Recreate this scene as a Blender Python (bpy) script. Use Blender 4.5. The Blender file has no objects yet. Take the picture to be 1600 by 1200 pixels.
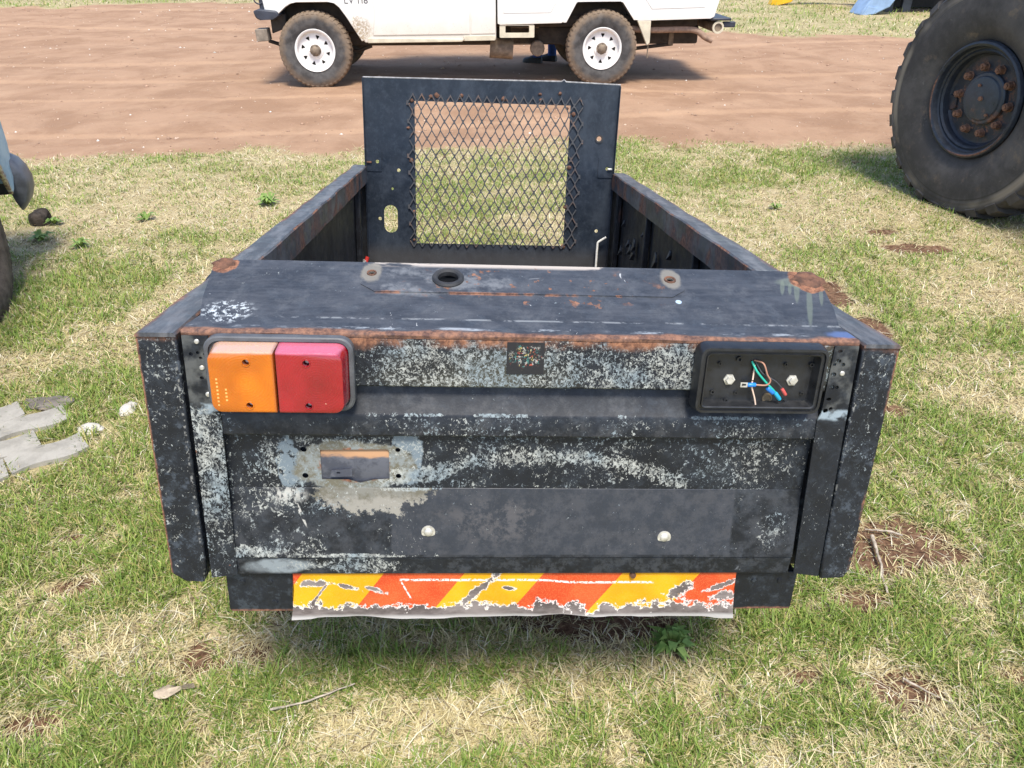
import bpy, bmesh, math, random
import numpy as np
from mathutils import Vector, Matrix, Euler
from mathutils.geometry import tessellate_polygon

# ------------------------------------------------------------ camera, sky, sun, exposure
scn = bpy.context.scene
R_ = math.radians
cam_d = bpy.data.cameras.new('camera'); cam = bpy.data.objects.new('camera', cam_d)
scn.collection.objects.link(cam); scn.camera = cam
cam.location = (0, 0, 1.55); cam.rotation_euler = (R_(90 - 30.5), 0, 0)
cam_d.sensor_fit = 'HORIZONTAL'; cam_d.sensor_width = 36; cam_d.lens = 27.0
cam_d.clip_start = .05; cam_d.clip_end = 2000
SUN_EL, SUN_AZ = R_(63), R_(166)          # azimuth measured from +Y towards +X
world = bpy.data.worlds.new('World'); scn.world = world; world.use_nodes = True
wn = world.node_tree; wn.nodes.clear()
sky = wn.nodes.new('ShaderNodeTexSky'); sky.sky_type = 'NISHITA'; sky.sun_disc = False
sky.sun_elevation = SUN_EL; sky.sun_rotation = SUN_AZ
sky.air_density = 1.0; sky.dust_density = 4.0; sky.ozone_density = 1.0; sky.altitude = 1500
bgn = wn.nodes.new('ShaderNodeBackground'); bgn.inputs['Strength'].default_value = .15
wo = wn.nodes.new('ShaderNodeOutputWorld')
wn.links.new(sky.outputs[0], bgn.inputs[0]); wn.links.new(bgn.outputs[0], wo.inputs[0])
sd = bpy.data.lights.new('sun', 'SUN'); sd.energy = 2.6; sd.angle = R_(15); sd.color = (1, .94, .84)
sun = bpy.data.objects.new('sun', sd); scn.collection.objects.link(sun)
sun_dir = Vector((math.sin(SUN_AZ) * math.cos(SUN_EL), math.cos(SUN_AZ) * math.cos(SUN_EL), math.sin(SUN_EL)))
sun.rotation_euler = sun_dir.to_track_quat('Z', 'Y').to_euler(); sun.location = sun_dir * 40
vs = scn.view_settings
scn.display_settings.display_device = 'sRGB'
vs.view_transform = 'Standard'; vs.look = 'None'; vs.gamma = 1; vs.exposure = .98; vs.use_curve_mapping = False
scn.render.engine = 'CYCLES'

rng = np.random.default_rng(7); random.seed(7)
COL = scn.collection

# ------------------------------------------------------------ object helpers
def link(o, parent=None):
    COL.objects.link(o)
    if parent is not None: o.parent = parent
    return o
def empty(name, label=None, cat=None, group=None, mw=None, parent=None):
    o = bpy.data.objects.new(name, None); o.empty_display_size = .1; link(o, parent)
    if mw is not None: o.matrix_world = mw
    if label: o['label'] = label
    if cat: o['category'] = cat
    if group: o['group'] = group
    return o
def tag(o, label=None, cat=None, group=None, kind=None):
    for k, v in (('label', label), ('category', cat), ('group', group), ('kind', kind)):
        if v: o[k] = v
    return o
def setnorm(me, ang=35):
    for p in me.polygons: p.use_smooth = True
    try: me.set_sharp_from_angle(angle=R_(ang))
    except Exception: pass
def from_bm(name, bm, mat, parent=None, smooth=35, bevel=0, loc=None, rot=None):
    bmesh.ops.recalc_face_normals(bm, faces=bm.faces)
    me = bpy.data.meshes.new(name); bm.to_mesh(me); bm.free()
    if smooth: setnorm(me, smooth)
    o = bpy.data.objects.new(name, me)
    if mat: me.materials.append(mat)
    link(o, parent)
    if loc is not None: o.location = loc
    if rot is not None: o.rotation_euler = rot
    if bevel:
        b = o.modifiers.new('bevel', 'BEVEL'); b.width = bevel; b.segments = 2; b.limit_method = 'ANGLE'; b.angle_limit = R_(40)
    return o
def box(bm, a, b, m=None):
    x0, y0, z0 = a; x1, y1, z1 = b
    vs_ = [Vector(v) for v in ((x0,y0,z0),(x1,y0,z0),(x1,y1,z0),(x0,y1,z0),(x0,y0,z1),(x1,y0,z1),(x1,y1,z1),(x0,y1,z1))]
    if m is not None: vs_ = [m @ v for v in vs_]
    V = [bm.verts.new(v) for v in vs_]
    for f in ((0,3,2,1),(4,5,6,7),(0,1,5,4),(1,2,6,5),(2,3,7,6),(3,0,4,7)): bm.faces.new([V[i] for i in f])
def prism(bm, pts, f, a, b):
    """extrude the polygon pts (2-D); f(u,v,w) places it, w from a to b"""
    A = [bm.verts.new(f(u, v, a)) for u, v in pts]; B = [bm.verts.new(f(u, v, b)) for u, v in pts]
    n = len(pts)
    tri = tessellate_polygon([[Vector((u, v, 0)) for u, v in pts]])
    for t in tri:
        bm.faces.new([A[i] for i in t]); bm.faces.new([B[i] for i in reversed(t)])
    for i in range(n):
        j = (i + 1) % n; bm.faces.new((A[i], A[j], B[j], B[i]))
def plate(bm, outer, holes, f, a, b):
    loops = [list(outer)] + [list(h) for h in holes]
    flat = [p for l in loops for p in l]
    tri = tessellate_polygon([[Vector((u, v, 0)) for u, v in l] for l in loops])
    A = [bm.verts.new(f(u, v, a)) for u, v in flat]; B = [bm.verts.new(f(u, v, b)) for u, v in flat]
    for t in tri:
        try:
            bm.faces.new([A[i] for i in t]); bm.faces.new([B[i] for i in reversed(t)])
        except ValueError: pass
    k = 0
    for l in loops:
        n = len(l)
        for i in range(n):
            j = (i + 1) % n; bm.faces.new((A[k+i], A[k+j], B[k+j], B[k+i]))
        k += n
def loft(bm, loops, cap0=True, cap1=True, closed=True):
    Ls = [[bm.verts.new(p) for p in l] for l in loops]
    n = len(Ls[0])
    for A, B in zip(Ls[:-1], Ls[1:]):
        for i in range(n if closed else n - 1):
            j = (i + 1) % n; bm.faces.new((A[i], A[j], B[j], B[i]))
    if cap0: bm.faces.new(list(reversed(Ls[0])))
    if cap1: bm.faces.new(Ls[-1])
def lathe(bm, prof, n=48, axis='x', c=(0,0,0), close=False):
    """prof = [(radius, along)]"""
    rings = []
    for r, a in prof:
        ring = []
        for i in range(n):
            t = 2 * math.pi * i / n; p, q = r * math.cos(t), r * math.sin(t)
            v = (a, p, q) if axis == 'x' else ((p, a, q) if axis == 'y' else (p, q, a))
            ring.append(bm.verts.new((v[0]+c[0], v[1]+c[1], v[2]+c[2])))
        rings.append(ring)
    pr = list(zip(rings[:-1], rings[1:])) + ([(rings[-1], rings[0])] if close else [])
    for A, B in pr:
        for i in range(n):
            j = (i + 1) % n; bm.faces.new((A[i], A[j], B[j], B[i]))
    if not close:
        for ring, (r, a) in ((rings[0], prof[0]), (rings[-1], prof[-1])):
            if r < 1e-3: bmesh.ops.remove_doubles(bm, verts=ring, dist=.01)
def tube(bm, pts, r, n=8, cap=True):
    pts = [Vector(p) for p in pts]; loops = []
    up = Vector((0.13, .31, .94)).normalized()
    rr = r if hasattr(r, '__len__') else [r] * len(pts)
    for i, p in enumerate(pts):
        d = (pts[min(i+1, len(pts)-1)] - pts[max(i-1, 0)]).normalized()
        a = d.cross(up)
        if a.length < .05: a = d.cross(Vector((1, 0, 0)))
        a.normalize(); b = d.cross(a)
        loops.append([p + rr[i] * (math.cos(2*math.pi*k/n) * a + math.sin(2*math.pi*k/n) * b) for k in range(n)])
    loft(bm, loops, cap, cap)
def smooth_path(pts, k=6):
    P = [Vector(p) for p in pts]; out = []
    for i in range(len(P) - 1):
        p0, p1, p2, p3 = P[max(i-1,0)], P[i], P[i+1], P[min(i+2,len(P)-1)]
        for s in range(k):
            t = s / k
            out.append(.5*((2*p1)+(p2-p0)*t+(2*p0-5*p1+4*p2-p3)*t*t+(3*p1-p0-3*p2+p3)*t**3))
    return out + [P[-1]]
def rrect(x0, x1, z0, z1, r, n=5):
    """rounded rectangle; r = radius or four radii (x0z0, x1z0, x1z1, x0z1)"""
    if not hasattr(r, '__len__'): r = [r] * 4
    out = []
    for (cx, cz, sx, sz, a0), q in zip(((x0,z0,1,1,180),(x1,z0,-1,1,270),(x1,z1,-1,-1,0),(x0,z1,1,-1,90)), r):
        for k in range(n + 1):
            a = R_(a0 + 90 * k / n)
            out.append((cx + sx * q + q * math.cos(a), cz + sz * q + q * math.sin(a)))
    return out
def circle(cx, cz, r, n=14, ry=None, a0=0):
    return [(cx + r*math.cos(2*math.pi*i/n+a0), cz + (ry or r)*math.sin(2*math.pi*i/n+a0)) for i in range(n)]
XZ = lambda y0: (lambda u, v, w: (u, y0 + w, v))

# ------------------------------------------------------------ numpy noise
def vnoise(x, y, seed=0):
    xi, yi = np.floor(x).astype(np.int64), np.floor(y).astype(np.int64)
    fx, fy = x - xi, y - yi
    fx, fy = fx*fx*(3-2*fx), fy*fy*(3-2*fy)
    def h(a, b):
        n = (a*374761393 + b*668265263 + seed*974634777) & 0xffffffff
        n = ((n ^ (n >> 13)) * 1274126177) & 0xffffffff
        return ((n ^ (n >> 16)) & 0xffff) / 65535.
    return (h(xi,yi)*(1-fx)+h(xi+1,yi)*fx)*(1-fy) + (h(xi,yi+1)*(1-fx)+h(xi+1,yi+1)*fx)*fy
def fbm(x, y, scale, octv=4, seed=0):
    x, y = np.asarray(x, float) * scale, np.asarray(y, float) * scale
    s, a, t = 0, 1., 0
    for o in range(octv):
        s = s + a * vnoise(x + 17.3*o, y - 9.1*o, seed + o); t += a; a *= .55; x = x*2.03; y = y*2.03
    return s / t
def sstep(a, b, x): t = np.clip((x-a)/(b-a), 0, 1); return t*t*(3-2*t)

# ------------------------------------------------------------ material helpers
class M:
    def __init__(s, name):
        s.m = bpy.data.materials.new(name); s.m.use_nodes = True
        s.t = s.m.node_tree; s.t.nodes.clear()
        s.out = s.t.nodes.new('ShaderNodeOutputMaterial'); s.bsdf = s.t.nodes.new('ShaderNodeBsdfPrincipled')
        s.t.links.new(s.bsdf.outputs[0], s.out.inputs[0])
        s._tc = None
    def put(s, sock, v):
        if isinstance(v, bpy.types.NodeSocket): s.t.links.new(v, sock)
        elif hasattr(v, '__len__') and sock.type == 'RGBA' and len(v) == 3: sock.default_value = (*v, 1)
        else: sock.default_value = v
    def set(s, **k):
        names = dict(color='Base Color', rough='Roughness', metal='Metallic', normal='Normal', spec='Specular IOR Level', coat='Coat Weight', coatr='Coat Roughness', trans='Transmission Weight', sss='Subsurface Weight', emis='Emission Color', emiss='Emission Strength')
        for a, v in k.items(): s.put(s.bsdf.inputs[names[a]], v)
        return s
    def obj(s):
        if s._tc is None: s._tc = s.t.nodes.new('ShaderNodeTexCoord')
        return s._tc.outputs['Object']
    def xyz(s, vec=None):
        n = s.t.nodes.new('ShaderNodeSeparateXYZ'); s.put(n.inputs[0], vec if vec is not None else s.obj()); return n.outputs[0], n.outputs[1], n.outputs[2]
    def comb(s, x, y, z):
        n = s.t.nodes.new('ShaderNodeCombineXYZ')
        for i, v in enumerate((x, y, z)): s.put(n.inputs[i], v)
        return n.outputs[0]
    def op(s, o, a, b=0., c=0., clamp=False):
        n = s.t.nodes.new('ShaderNodeMath'); n.operation = o; n.use_clamp = clamp
        s.put(n.inputs[0], a); s.put(n.inputs[1], b); s.put(n.inputs[2], c); return n.outputs[0]
    def add(s, a, b): return s.op('ADD', a, b)
    def sub(s, a, b): return s.op('SUBTRACT', a, b)
    def mul(s, a, b): return s.op('MULTIPLY', a, b)
    def mx(s, a, *bs):
        for b in bs: a = s.op('MAXIMUM', a, b)
        return a
    def noise(s, scale, detail=3., rough=.55, vec=None, dist=0.):
        n = s.t.nodes.new('ShaderNodeTexNoise'); s.put(n.inputs['Vector'], vec if vec is not None else s.obj())
        n.inputs['Scale'].default_value = scale; n.inputs['Detail'].default_value = detail; n.inputs['Roughness'].default_value = rough; n.inputs['Distortion'].default_value = dist
        return n.outputs['Fac']
    def voro(s, scale, feat='F1', vec=None, out='Distance'):
        n = s.t.nodes.new('ShaderNodeTexVoronoi'); n.feature = feat; s.put(n.inputs['Vector'], vec if vec is not None else s.obj()); n.inputs['Scale'].default_value = scale
        return n.outputs[out]
    def ramp(s, v, a, b, o0=0., o1=1.):
        n = s.t.nodes.new('ShaderNodeMapRange'); n.interpolation_type = 'SMOOTHSTEP'
        for i, q in enumerate((v, a, b, o0, o1)): s.put(n.inputs[i], q)
        return n.outputs[0]
    def lin(s, v, a, b, o0=0., o1=1.):
        n = s.t.nodes.new('ShaderNodeMapRange')
        for i, q in enumerate((v, a, b, o0, o1)): s.put(n.inputs[i], q)
        return n.outputs[0]
    def mix(s, f, a, b):
        n = s.t.nodes.new('ShaderNodeMix'); n.data_type = 'RGBA'
        s.put(n.inputs['Factor'], f); s.put(n.inputs[6], a); s.put(n.inputs[7], b); return n.outputs[2]
    def attr(s, name, out='Fac'):
        n = s.t.nodes.new('ShaderNodeAttribute'); n.attribute_name = name; return n.outputs[out]
    def bump(s, h, strength=.3, dist=.002):
        n = s.t.nodes.new('ShaderNodeBump'); n.inputs['Strength'].default_value = strength; n.inputs['Distance'].default_value = dist
        s.put(n.inputs['Height'], h); return n.outputs[0]
    def scl(s, x, y, z, vec=None):
        n = s.t.nodes.new('ShaderNodeVectorMath'); n.operation = 'MULTIPLY'; s.put(n.inputs[0], vec if vec is not None else s.obj()); n.inputs[1].default_value = (x, y, z); return n.outputs[0]
    def blob(s, u, v, cu, cv, ru, rv, soft=.5, wob=None):
        """1 inside an uneven ellipse, 0 outside"""
        a = s.mul(s.sub(u, cu), 1/ru); b = s.mul(s.sub(v, cv), 1/rv)
        d = s.op('SQRT', s.add(s.mul(a, a), s.mul(b, b)))
        if wob is not None: d = s.add(d, wob)
        return s.ramp(d, 1, max(0., 1 - soft))

def simple(name, color, rough=.6, metal=0., var=.25, scale=30., bump=.15, spec=.5, dist=.002):
    m = M(name); n = m.noise(scale, 5, .6)
    c = m.mix(m.ramp(n, .3, .7), [q*(1-var) for q in color], [min(1, q*(1+var)) for q in color])
    m.set(color=c, rough=m.lin(n, .3, .7, max(0, rough-.12), min(1, rough+.12)), metal=metal, spec=spec)
    if bump: m.set(normal=m.bump(m.noise(scale*4, 4, .6), bump, dist))
    return m.m

BLACK = (.0075, .0095, .0135); FLECK = (.43, .44, .40); RUST = (.23, .085, .035); PRIMER = (.16, .21, .245)

def paint(name, flecks=None, rust=None, grey=None, base=BLACK, rough=.42, fscale=190., extra=None, floor=.0, dust=.16):
    """old black enamel: flaked specks, rubbed grey areas and rust where the callbacks say so"""
    m = M(name); x, y, z = m.xyz()
    big = m.noise(6, 4, .6); mid = m.noise(28, 4, .6)
    fine = m.add(m.mul(m.noise(fscale, 4, .75, vec=m.scl(1, 1, .8), dist=.9), .72), m.mul(m.noise(fscale*.33, 4, .7), .28))
    tone = m.ramp(m.add(m.mul(big, .6), m.mul(mid, .4)), .38, .66)
    col = m.mix(tone, base, [q*1.45 + .001 for q in base])
    dustm = m.mul(m.ramp(m.noise(34, 9, .78, dist=.4), .47, .66), dust)
    col = m.mix(dustm, col, (.105, .13, .16))
    scr = m.mul(m.ramp(m.noise(16, 4, .6, vec=m.scl(1, 1, .22), dist=2.2), .715, .735), .55)
    col = m.mix(scr, col, (.19, .20, .21))
    if grey:
        for g, c in grey(m, x, y, z, big, mid): col = m.mix(g, col, c)
    d = flecks(m, x, y, z, big, mid) if flecks else 0.
    dens = m.add(m.mul(d, 1.), floor) if flecks else floor
    thr = m.lin(dens, 0, 1, .70, .465)
    fm = m.ramp(m.sub(fine, thr), -.008, .018)
    tint = m.mix(m.ramp(m.noise(11, 3), .4, .62), FLECK, (.25, .30, .32))
    col = m.mix(m.mul(fm, m.ramp(m.noise(fscale*.45, 4, .7), .36, .60, .35, .95)), col, tint)
    rm = 0.
    if rust:
        rm = rust(m, x, y, z, big, mid)
        rc = m.mix(m.ramp(m.noise(75, 8, .78), .36, .64), (.085, .038, .026), (.33, .155, .085))
        col = m.mix(rm, col, rc)
    if extra: col = extra(m, x, y, z, big, mid, col)
    rg = m.add(m.lin(mid, .3, .7, rough-.08, rough+.14), m.mul(fm, .25))
    if rust: rg = m.add(rg, m.mul(rm, .4))
    hgt = m.add(m.mul(fm, -.5), m.add(m.add(m.mul(m.noise(11, 2), 1.6), m.mul(m.noise(4.5, 1), 4.5)), m.mul(m.noise(320, 2), .25)))
    m.set(color=col, rough=m.op('MINIMUM', rg, .95), normal=m.bump(hgt, .35, .0015), spec=.38)
    return m.m

# ============================================================ GROUND
def edge_near(x): return 6.42 + .05*x*0 + .5*(fbm(x, x*0, .8, 4, 3)-.5) + .12*np.sin(x*.7)
def edge_far(x): return np.interp(x, [-30,-12,-8,-5,-1,2,4.4,8,20,60],[21.5,20.0,21.5,21.5,20,16,14.4,13.9,13.5,13.5]) 
SOIL = [(1.12,1.69,.19,.13),(.93,1.49,.08,.05),(.90,1.20,.13,.07),(1.22,1.24,.08,.05),(.70,1.24,.07,.045),(1.53,3.52,.18,.20),(1.62,3.10,.09,.15),
        (2.28,4.13,.22,.10),(1.44,2.43,.07,.07),(-1.08,1.11,.09,.05),(-1.21,1.53,.10,.05),(2.2,4.4,.12,.06),(.15,1.45,.30,.12),(-.5,1.5,.2,.08)]
STRAW = [(-.1,1.42,.5,.14),(.3,1.22,.3,.1),(1.85,5.07,.36,.24),(-1.7,3.2,.55,.35),(-1.9,2.75,.5,.2),(-1.2,3.9,.5,.6),(-2.0,4.9,.9,.5),(2.3,3.4,.5,.3),(-.95,1.35,.25,.12),(-.25,1.1,.35,.12),(1.9,2.6,.4,.3),(.4,4.6,.5,.3),(1.05,1.05,.25,.1)]
LUSH = [(-2.15,3.55,.45,.55),(-2.35,2.9,.35,.35),(2.5,5.9,.8,.5),(1.6,5.6,.5,.35),(-1.0,1.75,.22,.35),(.75,1.42,.35,.10),(1.3,1.1,.2,.2),(-2.2,2.1,.3,.25),(-1.55,2.65,.35,.18)]
def blobs(x, y, L, seed):
    w = .55*(fbm(x, y, 6, 3, seed)-.5)*2 
    m = np.zeros_like(x)
    for cx, cy, rx, ry in L:
        d = np.sqrt(((x-cx)/rx)**2 + ((y-cy)/ry)**2) + w
        m = np.maximum(m, sstep(1.1, .65, d))
    return m
def lawn_mask(x, y):
    j = (fbm(x, y, 1.3, 4, 21)-.5)*1.1
    near = sstep(.55, -.55, y + j*.9 - edge_near(x))
    far = sstep(-.8, .8, y + j*2.5 - edge_far(x))
    side = sstep(-.6, .6, -y + 0*x) * 0
    return np.maximum(np.maximum(near, far), side)
def soil_mask(x, y):
    return np.maximum(blobs(x, y, SOIL, 31), .8*sstep(.74, .80, fbm(x, y, 2.3, 4, 77)))
def green_mask(x, y):
    g = .55*fbm(x, y, 1.1, 3, 5) + .45*fbm(x, y, 5.0, 3, 6)
    g = .22 + .62*sstep(.36, .66, g)
    g = g*(1 - .7*blobs(x, y, STRAW, 41)); g = np.maximum(g, .9*blobs(x, y, LUSH, 51))
    return g*(1 - soil_mask(x, y))
def ruts(x, y):
    """shallow tyre tracks across the dirt"""
    z = 0
    for k, (c, sl, amp, w) in enumerate([(7.35,.06,.006,.25),(10.4,.10,.006,.3),(13.8,.05,.008,.4)]):
        d = y - (c + sl*x + .25*np.sin(x*.35 + k))
        z = z + amp*(-np.exp(-(d/w)**2) + .8*np.exp(-((np.abs(d)-w*1.7)/(w*.6))**2))
    return z
def track(x, y):
    t = 0
    for k, (c, sl, w) in enumerate([(7.5,.07,.14),(8.7,.05,.12),(10.2,.14,.16),(12.4,.20,.22),(15.2,-.12,.3),(18.2,-.2,.3)]):
        d = y - (c + sl*x + .35*np.sin(x*.30 + 1.7*k) + .1*np.sin(x*.9+k)); t = t + np.exp(-(d/w)**2)
    return np.clip(t, 0, 1)
def ground_z(x, y):
    lm = lawn_mask(x, y)
    z = .030*(fbm(x, y, .5, 3, 11)-.5) + .016*(fbm(x, y, 4, 3, 12)-.5) - .012*soil_mask(x, y)*lm
    z = z + (1-lm)*ruts(x, y) + (1-lm)*.012*(fbm(x, y, 9, 3, 13)-.5)
    fade = sstep(60, 25, np.hypot(x, y))
    return z*fade
def gz(x, y): return float(ground_z(np.array([x], float), np.array([y], float))[0])

def axis_pts(lo, hi, step, mid, mstep, far):
    a = list(np.arange(lo, hi + 1e-6, step))
    up = list(np.arange(hi + mstep, mid + 1e-6, mstep)); g = []; v = (up or a)[-1]; s = mstep
    while v < far: s *= 1.6; v += s; g.append(v)
    return a, up + g
ax, axu = axis_pts(-4.4, 4.4, .045, 15, .2, 500)
xs = np.array([-v for v in reversed(axu)] + ax + axu)
ay, ayu = axis_pts(.3, 7.4, .045, 24, .09, 500)
yl = []; v = .3; s_ = .1
while v > -500: v -= s_; s_ *= 1.5; yl.append(v)
ys = np.array(list(reversed(yl)) + ay + ayu)
GX, GY = np.meshgrid(xs, ys); gx, gy = GX.ravel(), GY.ravel()
gzv = ground_z(gx, gy)
nx, ny = len(xs), len(ys)
idx = np.arange(nx*ny).reshape(ny, nx)
quads = np.stack([idx[:-1,:-1], idx[:-1,1:], idx[1:,1:], idx[1:,:-1]], -1).reshape(-1, 4)
def np_mesh(name, verts, faces):
    me = bpy.data.meshes.new(name); k = faces.shape[1]
    me.vertices.add(len(verts)); me.vertices.foreach_set('co', np.ascontiguousarray(verts, np.float32).ravel())
    me.loops.add(faces.size); me.loops.foreach_set('vertex_index', np.ascontiguousarray(faces, np.int32).ravel())
    me.polygons.add(len(faces)); me.polygons.foreach_set('loop_start', np.arange(0, faces.size, k, dtype=np.int32))
    me.polygons.foreach_set('loop_total', np.full(len(faces), k, np.int32))
    me.update(calc_edges=True); return me
def float_attr(me, name, v):
    a = me.attributes.new(name, 'FLOAT', 'POINT'); a.data.foreach_set('value', np.ascontiguousarray(v, np.float32))
gm = np_mesh('ground', np.stack([gx, gy, gzv], 1), quads)
float_attr(gm, 'lawn', lawn_mask(gx, gy)); float_attr(gm, 'soil', soil_mask(gx, gy)); float_attr(gm, 'green', green_mask(gx, gy))
float_attr(gm, 'track', track(gx, gy))
gm.polygons.foreach_set('use_smooth', np.ones(len(gm.polygons), bool))
m = M('earth_and_lawn'); x, y, z = m.xyz()
wl = m.noise(2.2, 6, .65); wf = m.noise(45, 5, .7); vf = m.noise(160, 4, .7)
strk = m.noise(1.0, 7, .66, vec=m.scl(1.3, 1.1, 1), dist=.6)
dirt = m.mix(m.ramp(strk, .36, .64), (.30, .182, .112), (.39, .248, .158))
dirt = m.mix(m.mul(m.ramp(wl, .48, .70), .5), dirt, (.44, .29, .185))
dirt = m.mix(m.mul(m.ramp(m.add(m.attr('track'), m.mul(m.sub(m.noise(6, 6, .7), .5), 1.2)), .40, .95), .42), dirt, (.51, .33, .205))
dirt = m.mix(m.mul(m.ramp(wf, .52, .68), .25), dirt, (.22, .13, .09))
dirt = m.mix(m.ramp(m.noise(95, 3, .6), .72, .78), dirt, (.5, .40, .33))
straw = m.mix(m.ramp(vf, .36, .62), (.22, .16, .09), (.58, .47, .28))
straw = m.mix(m.mul(m.ramp(m.noise(7, 4, .6), .45, .7), .5), straw, (.62, .52, .34))
grn = m.mix(m.ramp(vf, .35, .65), (.09, .115, .03), (.27, .31, .09))
soil = m.mix(m.ramp(m.noise(60, 6, .7), .35, .65), (.085, .046, .028), (.22, .13, .08))
lawnc = m.mix(m.mul(m.attr('green'), .55), straw, grn)
lawnc = m.mix(m.ramp(m.add(m.attr('soil'), m.mul(m.sub(wf, .5), .5)), .35, .62), lawnc, soil)
lm_ = m.ramp(m.add(m.attr('lawn'), m.mul(m.sub(m.noise(11, 7, .75), .5), 1.3)), .28, .74)
hb = m.add(m.mul(m.noise(28, 6, .7), 1.), m.mul(vf, .5))
m.set(color=m.mix(lm_, dirt, lawnc), rough=.95, spec=.15, normal=m.bump(hb, .55, .018))
gm.materials.append(m.m)
ground = link(bpy.data.objects.new('ground', gm)); tag(ground, 'red earth yard with a dry patchy lawn', 'ground', kind='structure')

# ============================================================ TRAILER
TM = Matrix(((.99808561, -.05146272, .03430308, .028), (.04568033, .98731177, .15208151, 1.11631755), (-.04169436, -.15022339, .9877725, .97832253), (0, 0, 0, 1)))
trailer = empty('utility_trailer', 'battered black box trailer with mesh headboard, nose down on the grass', 'trailer', mw=TM)
T = trailer
W, WI, GT, L = .626, .562, .554, 2.45

def edge_rust(cond):
    return cond
# --- paints of the trailer
def fl_top(m, x, y, z, big, mid):
    a = m.ramp(m.noise(6, 5, .65), .36, .58, .50, 1.)
    return m.mul(a, .90)
def ru_lip(m, x, y, z, big, mid):
    n = m.noise(9, 5, .65)
    e = m.ramp(m.add(z, m.mul(m.sub(n, .5), .05)), -.022, -.004)
    return m.mul(e, m.ramp(n, .40, .56))
P_LIP = paint('flaked_paint_band', fl_top, ru_lip, fscale=230, grey=lambda m, x, y, z, b, d: [(m.mul(m.ramp(m.noise(3, 3), .5, .66), .5), (.10, .095, .06))])
def fl_ledge(m, x, y, z, big, mid):
    edge = m.ramp(m.op('ABSOLUTE', m.add(z, .1385)), .0065, .001)
    low = m.mul(m.ramp(z, -.139, -.145), m.ramp(m.noise(5, 4), .36, .62, .30, .62))
    return m.mx(m.mul(edge, m.ramp(m.noise(11, 4), .42, .60, .1, 1.)), low, m.mul(m.ramp(m.noise(9, 4), .45, .66), .40))
P_LEDGE = paint('ledge_paint', fl_ledge, grey=lambda m, x, y, z, b, d: [(m.mul(m.ramp(m.noise(22, 7, .75), .45, .68), .30), (.13, .13, .13))])
def fl_panel(m, x, y, z, big, mid):
    w = m.mul(m.sub(m.noise(9, 4, .65), .5), 2.2)
    arc = m.add(m.mul(m.op('POWER', m.sub(x, .04), 2.), -.75), -.222)          # band of wear that bows over the middle
    band = m.ramp(m.op('ABSOLUTE', m.sub(z, m.add(arc, m.mul(w, .010)))), .040, .004)
    band = m.mul(band, m.blob(x, z, .02, -.235, .29, .2, .35, w))
    tri = m.blob(x, z, -.19, -.262, .075, .022, .6, w)
    left = m.blob(x, z, -.435, -.235, .045, .06, .7, w)
    top = m.blob(x, z, -.30, -.192, .22, .012, .7, w)
    return m.mx(m.mul(band, .90), m.mul(tri, 1.), m.mul(left, .8), m.mul(top, .75), m.ramp(m.noise(9, 5, .65), .36, .62, .40, .68))
def gr_panel(m, x, y, z, big, mid):
    w = m.mul(m.sub(m.noise(14, 5, .65), .5), 1.3)
    ring = m.blob(x, z, -.293, -.243, .108, .058, .12, m.mul(w, .8))
    b1 = m.mul(m.blob(x, z, -.408, -.235, .022, .05, .12, m.mul(w, 1.3)), m.ramp(m.noise(48, 8, .75), .42, .46))
    b2 = m.mul(m.blob(x, z, -.205, -.225, .030, .055, .12, m.mul(w, 1.3)), m.ramp(m.noise(44, 8, .75), .42, .46))
    gc = m.mix(m.ramp(m.noise(44, 9, .78), .43, .58), (.14, .13, .095), (.22, .24, .235))
    smear = m.mul(m.mul(m.blob(x, z, .33, -.24, .16, .06, .8, w), m.ramp(m.noise(30, 9, .8), .45, .58)), .5)
    return [(m.mul(b1, .8), (.20, .25, .285)), (m.mul(b2, .8), (.20, .25, .285)), (ring, gc), (smear, (.035, .04, .045))]
P_PANEL = paint('tailgate_upper_paint', fl_panel, grey=gr_panel, fscale=200,
    rust=lambda m, x, y, z, b, d: m.mul(m.blob(x, z, -.292, -.2405, .066, .036, .12, m.mul(m.sub(m.noise(60, 4), .5), .3)), m.ramp(m.noise(90, 3), .45, .55)))
def fl_low(m, x, y, z, big, mid):
    w = m.mul(m.sub(m.noise(9, 4, .65), .5), 2.4)
    a = m.blob(x, z, -.455, -.41, .10, .022, .6, w); b = m.blob(x, z, -.41, -.30, .035, .03, .6, w)
    c = m.blob(x, z, -.3, -.418, .22, .007, .6, w); e = m.mul(m.blob(x, z, .46, -.36, .055, .075, .9, w), .5)
    d = m.blob(x, z, -.20, -.287, .08, .008, .6, w)
    left = m.ramp(x, -.15, -.34, .34, .74)
    return m.mx(a, b, c, m.mul(e, 1.4), d, m.mul(left, m.ramp(m.noise(9, 5, .65), .38, .6, .3, 1.)))
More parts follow.
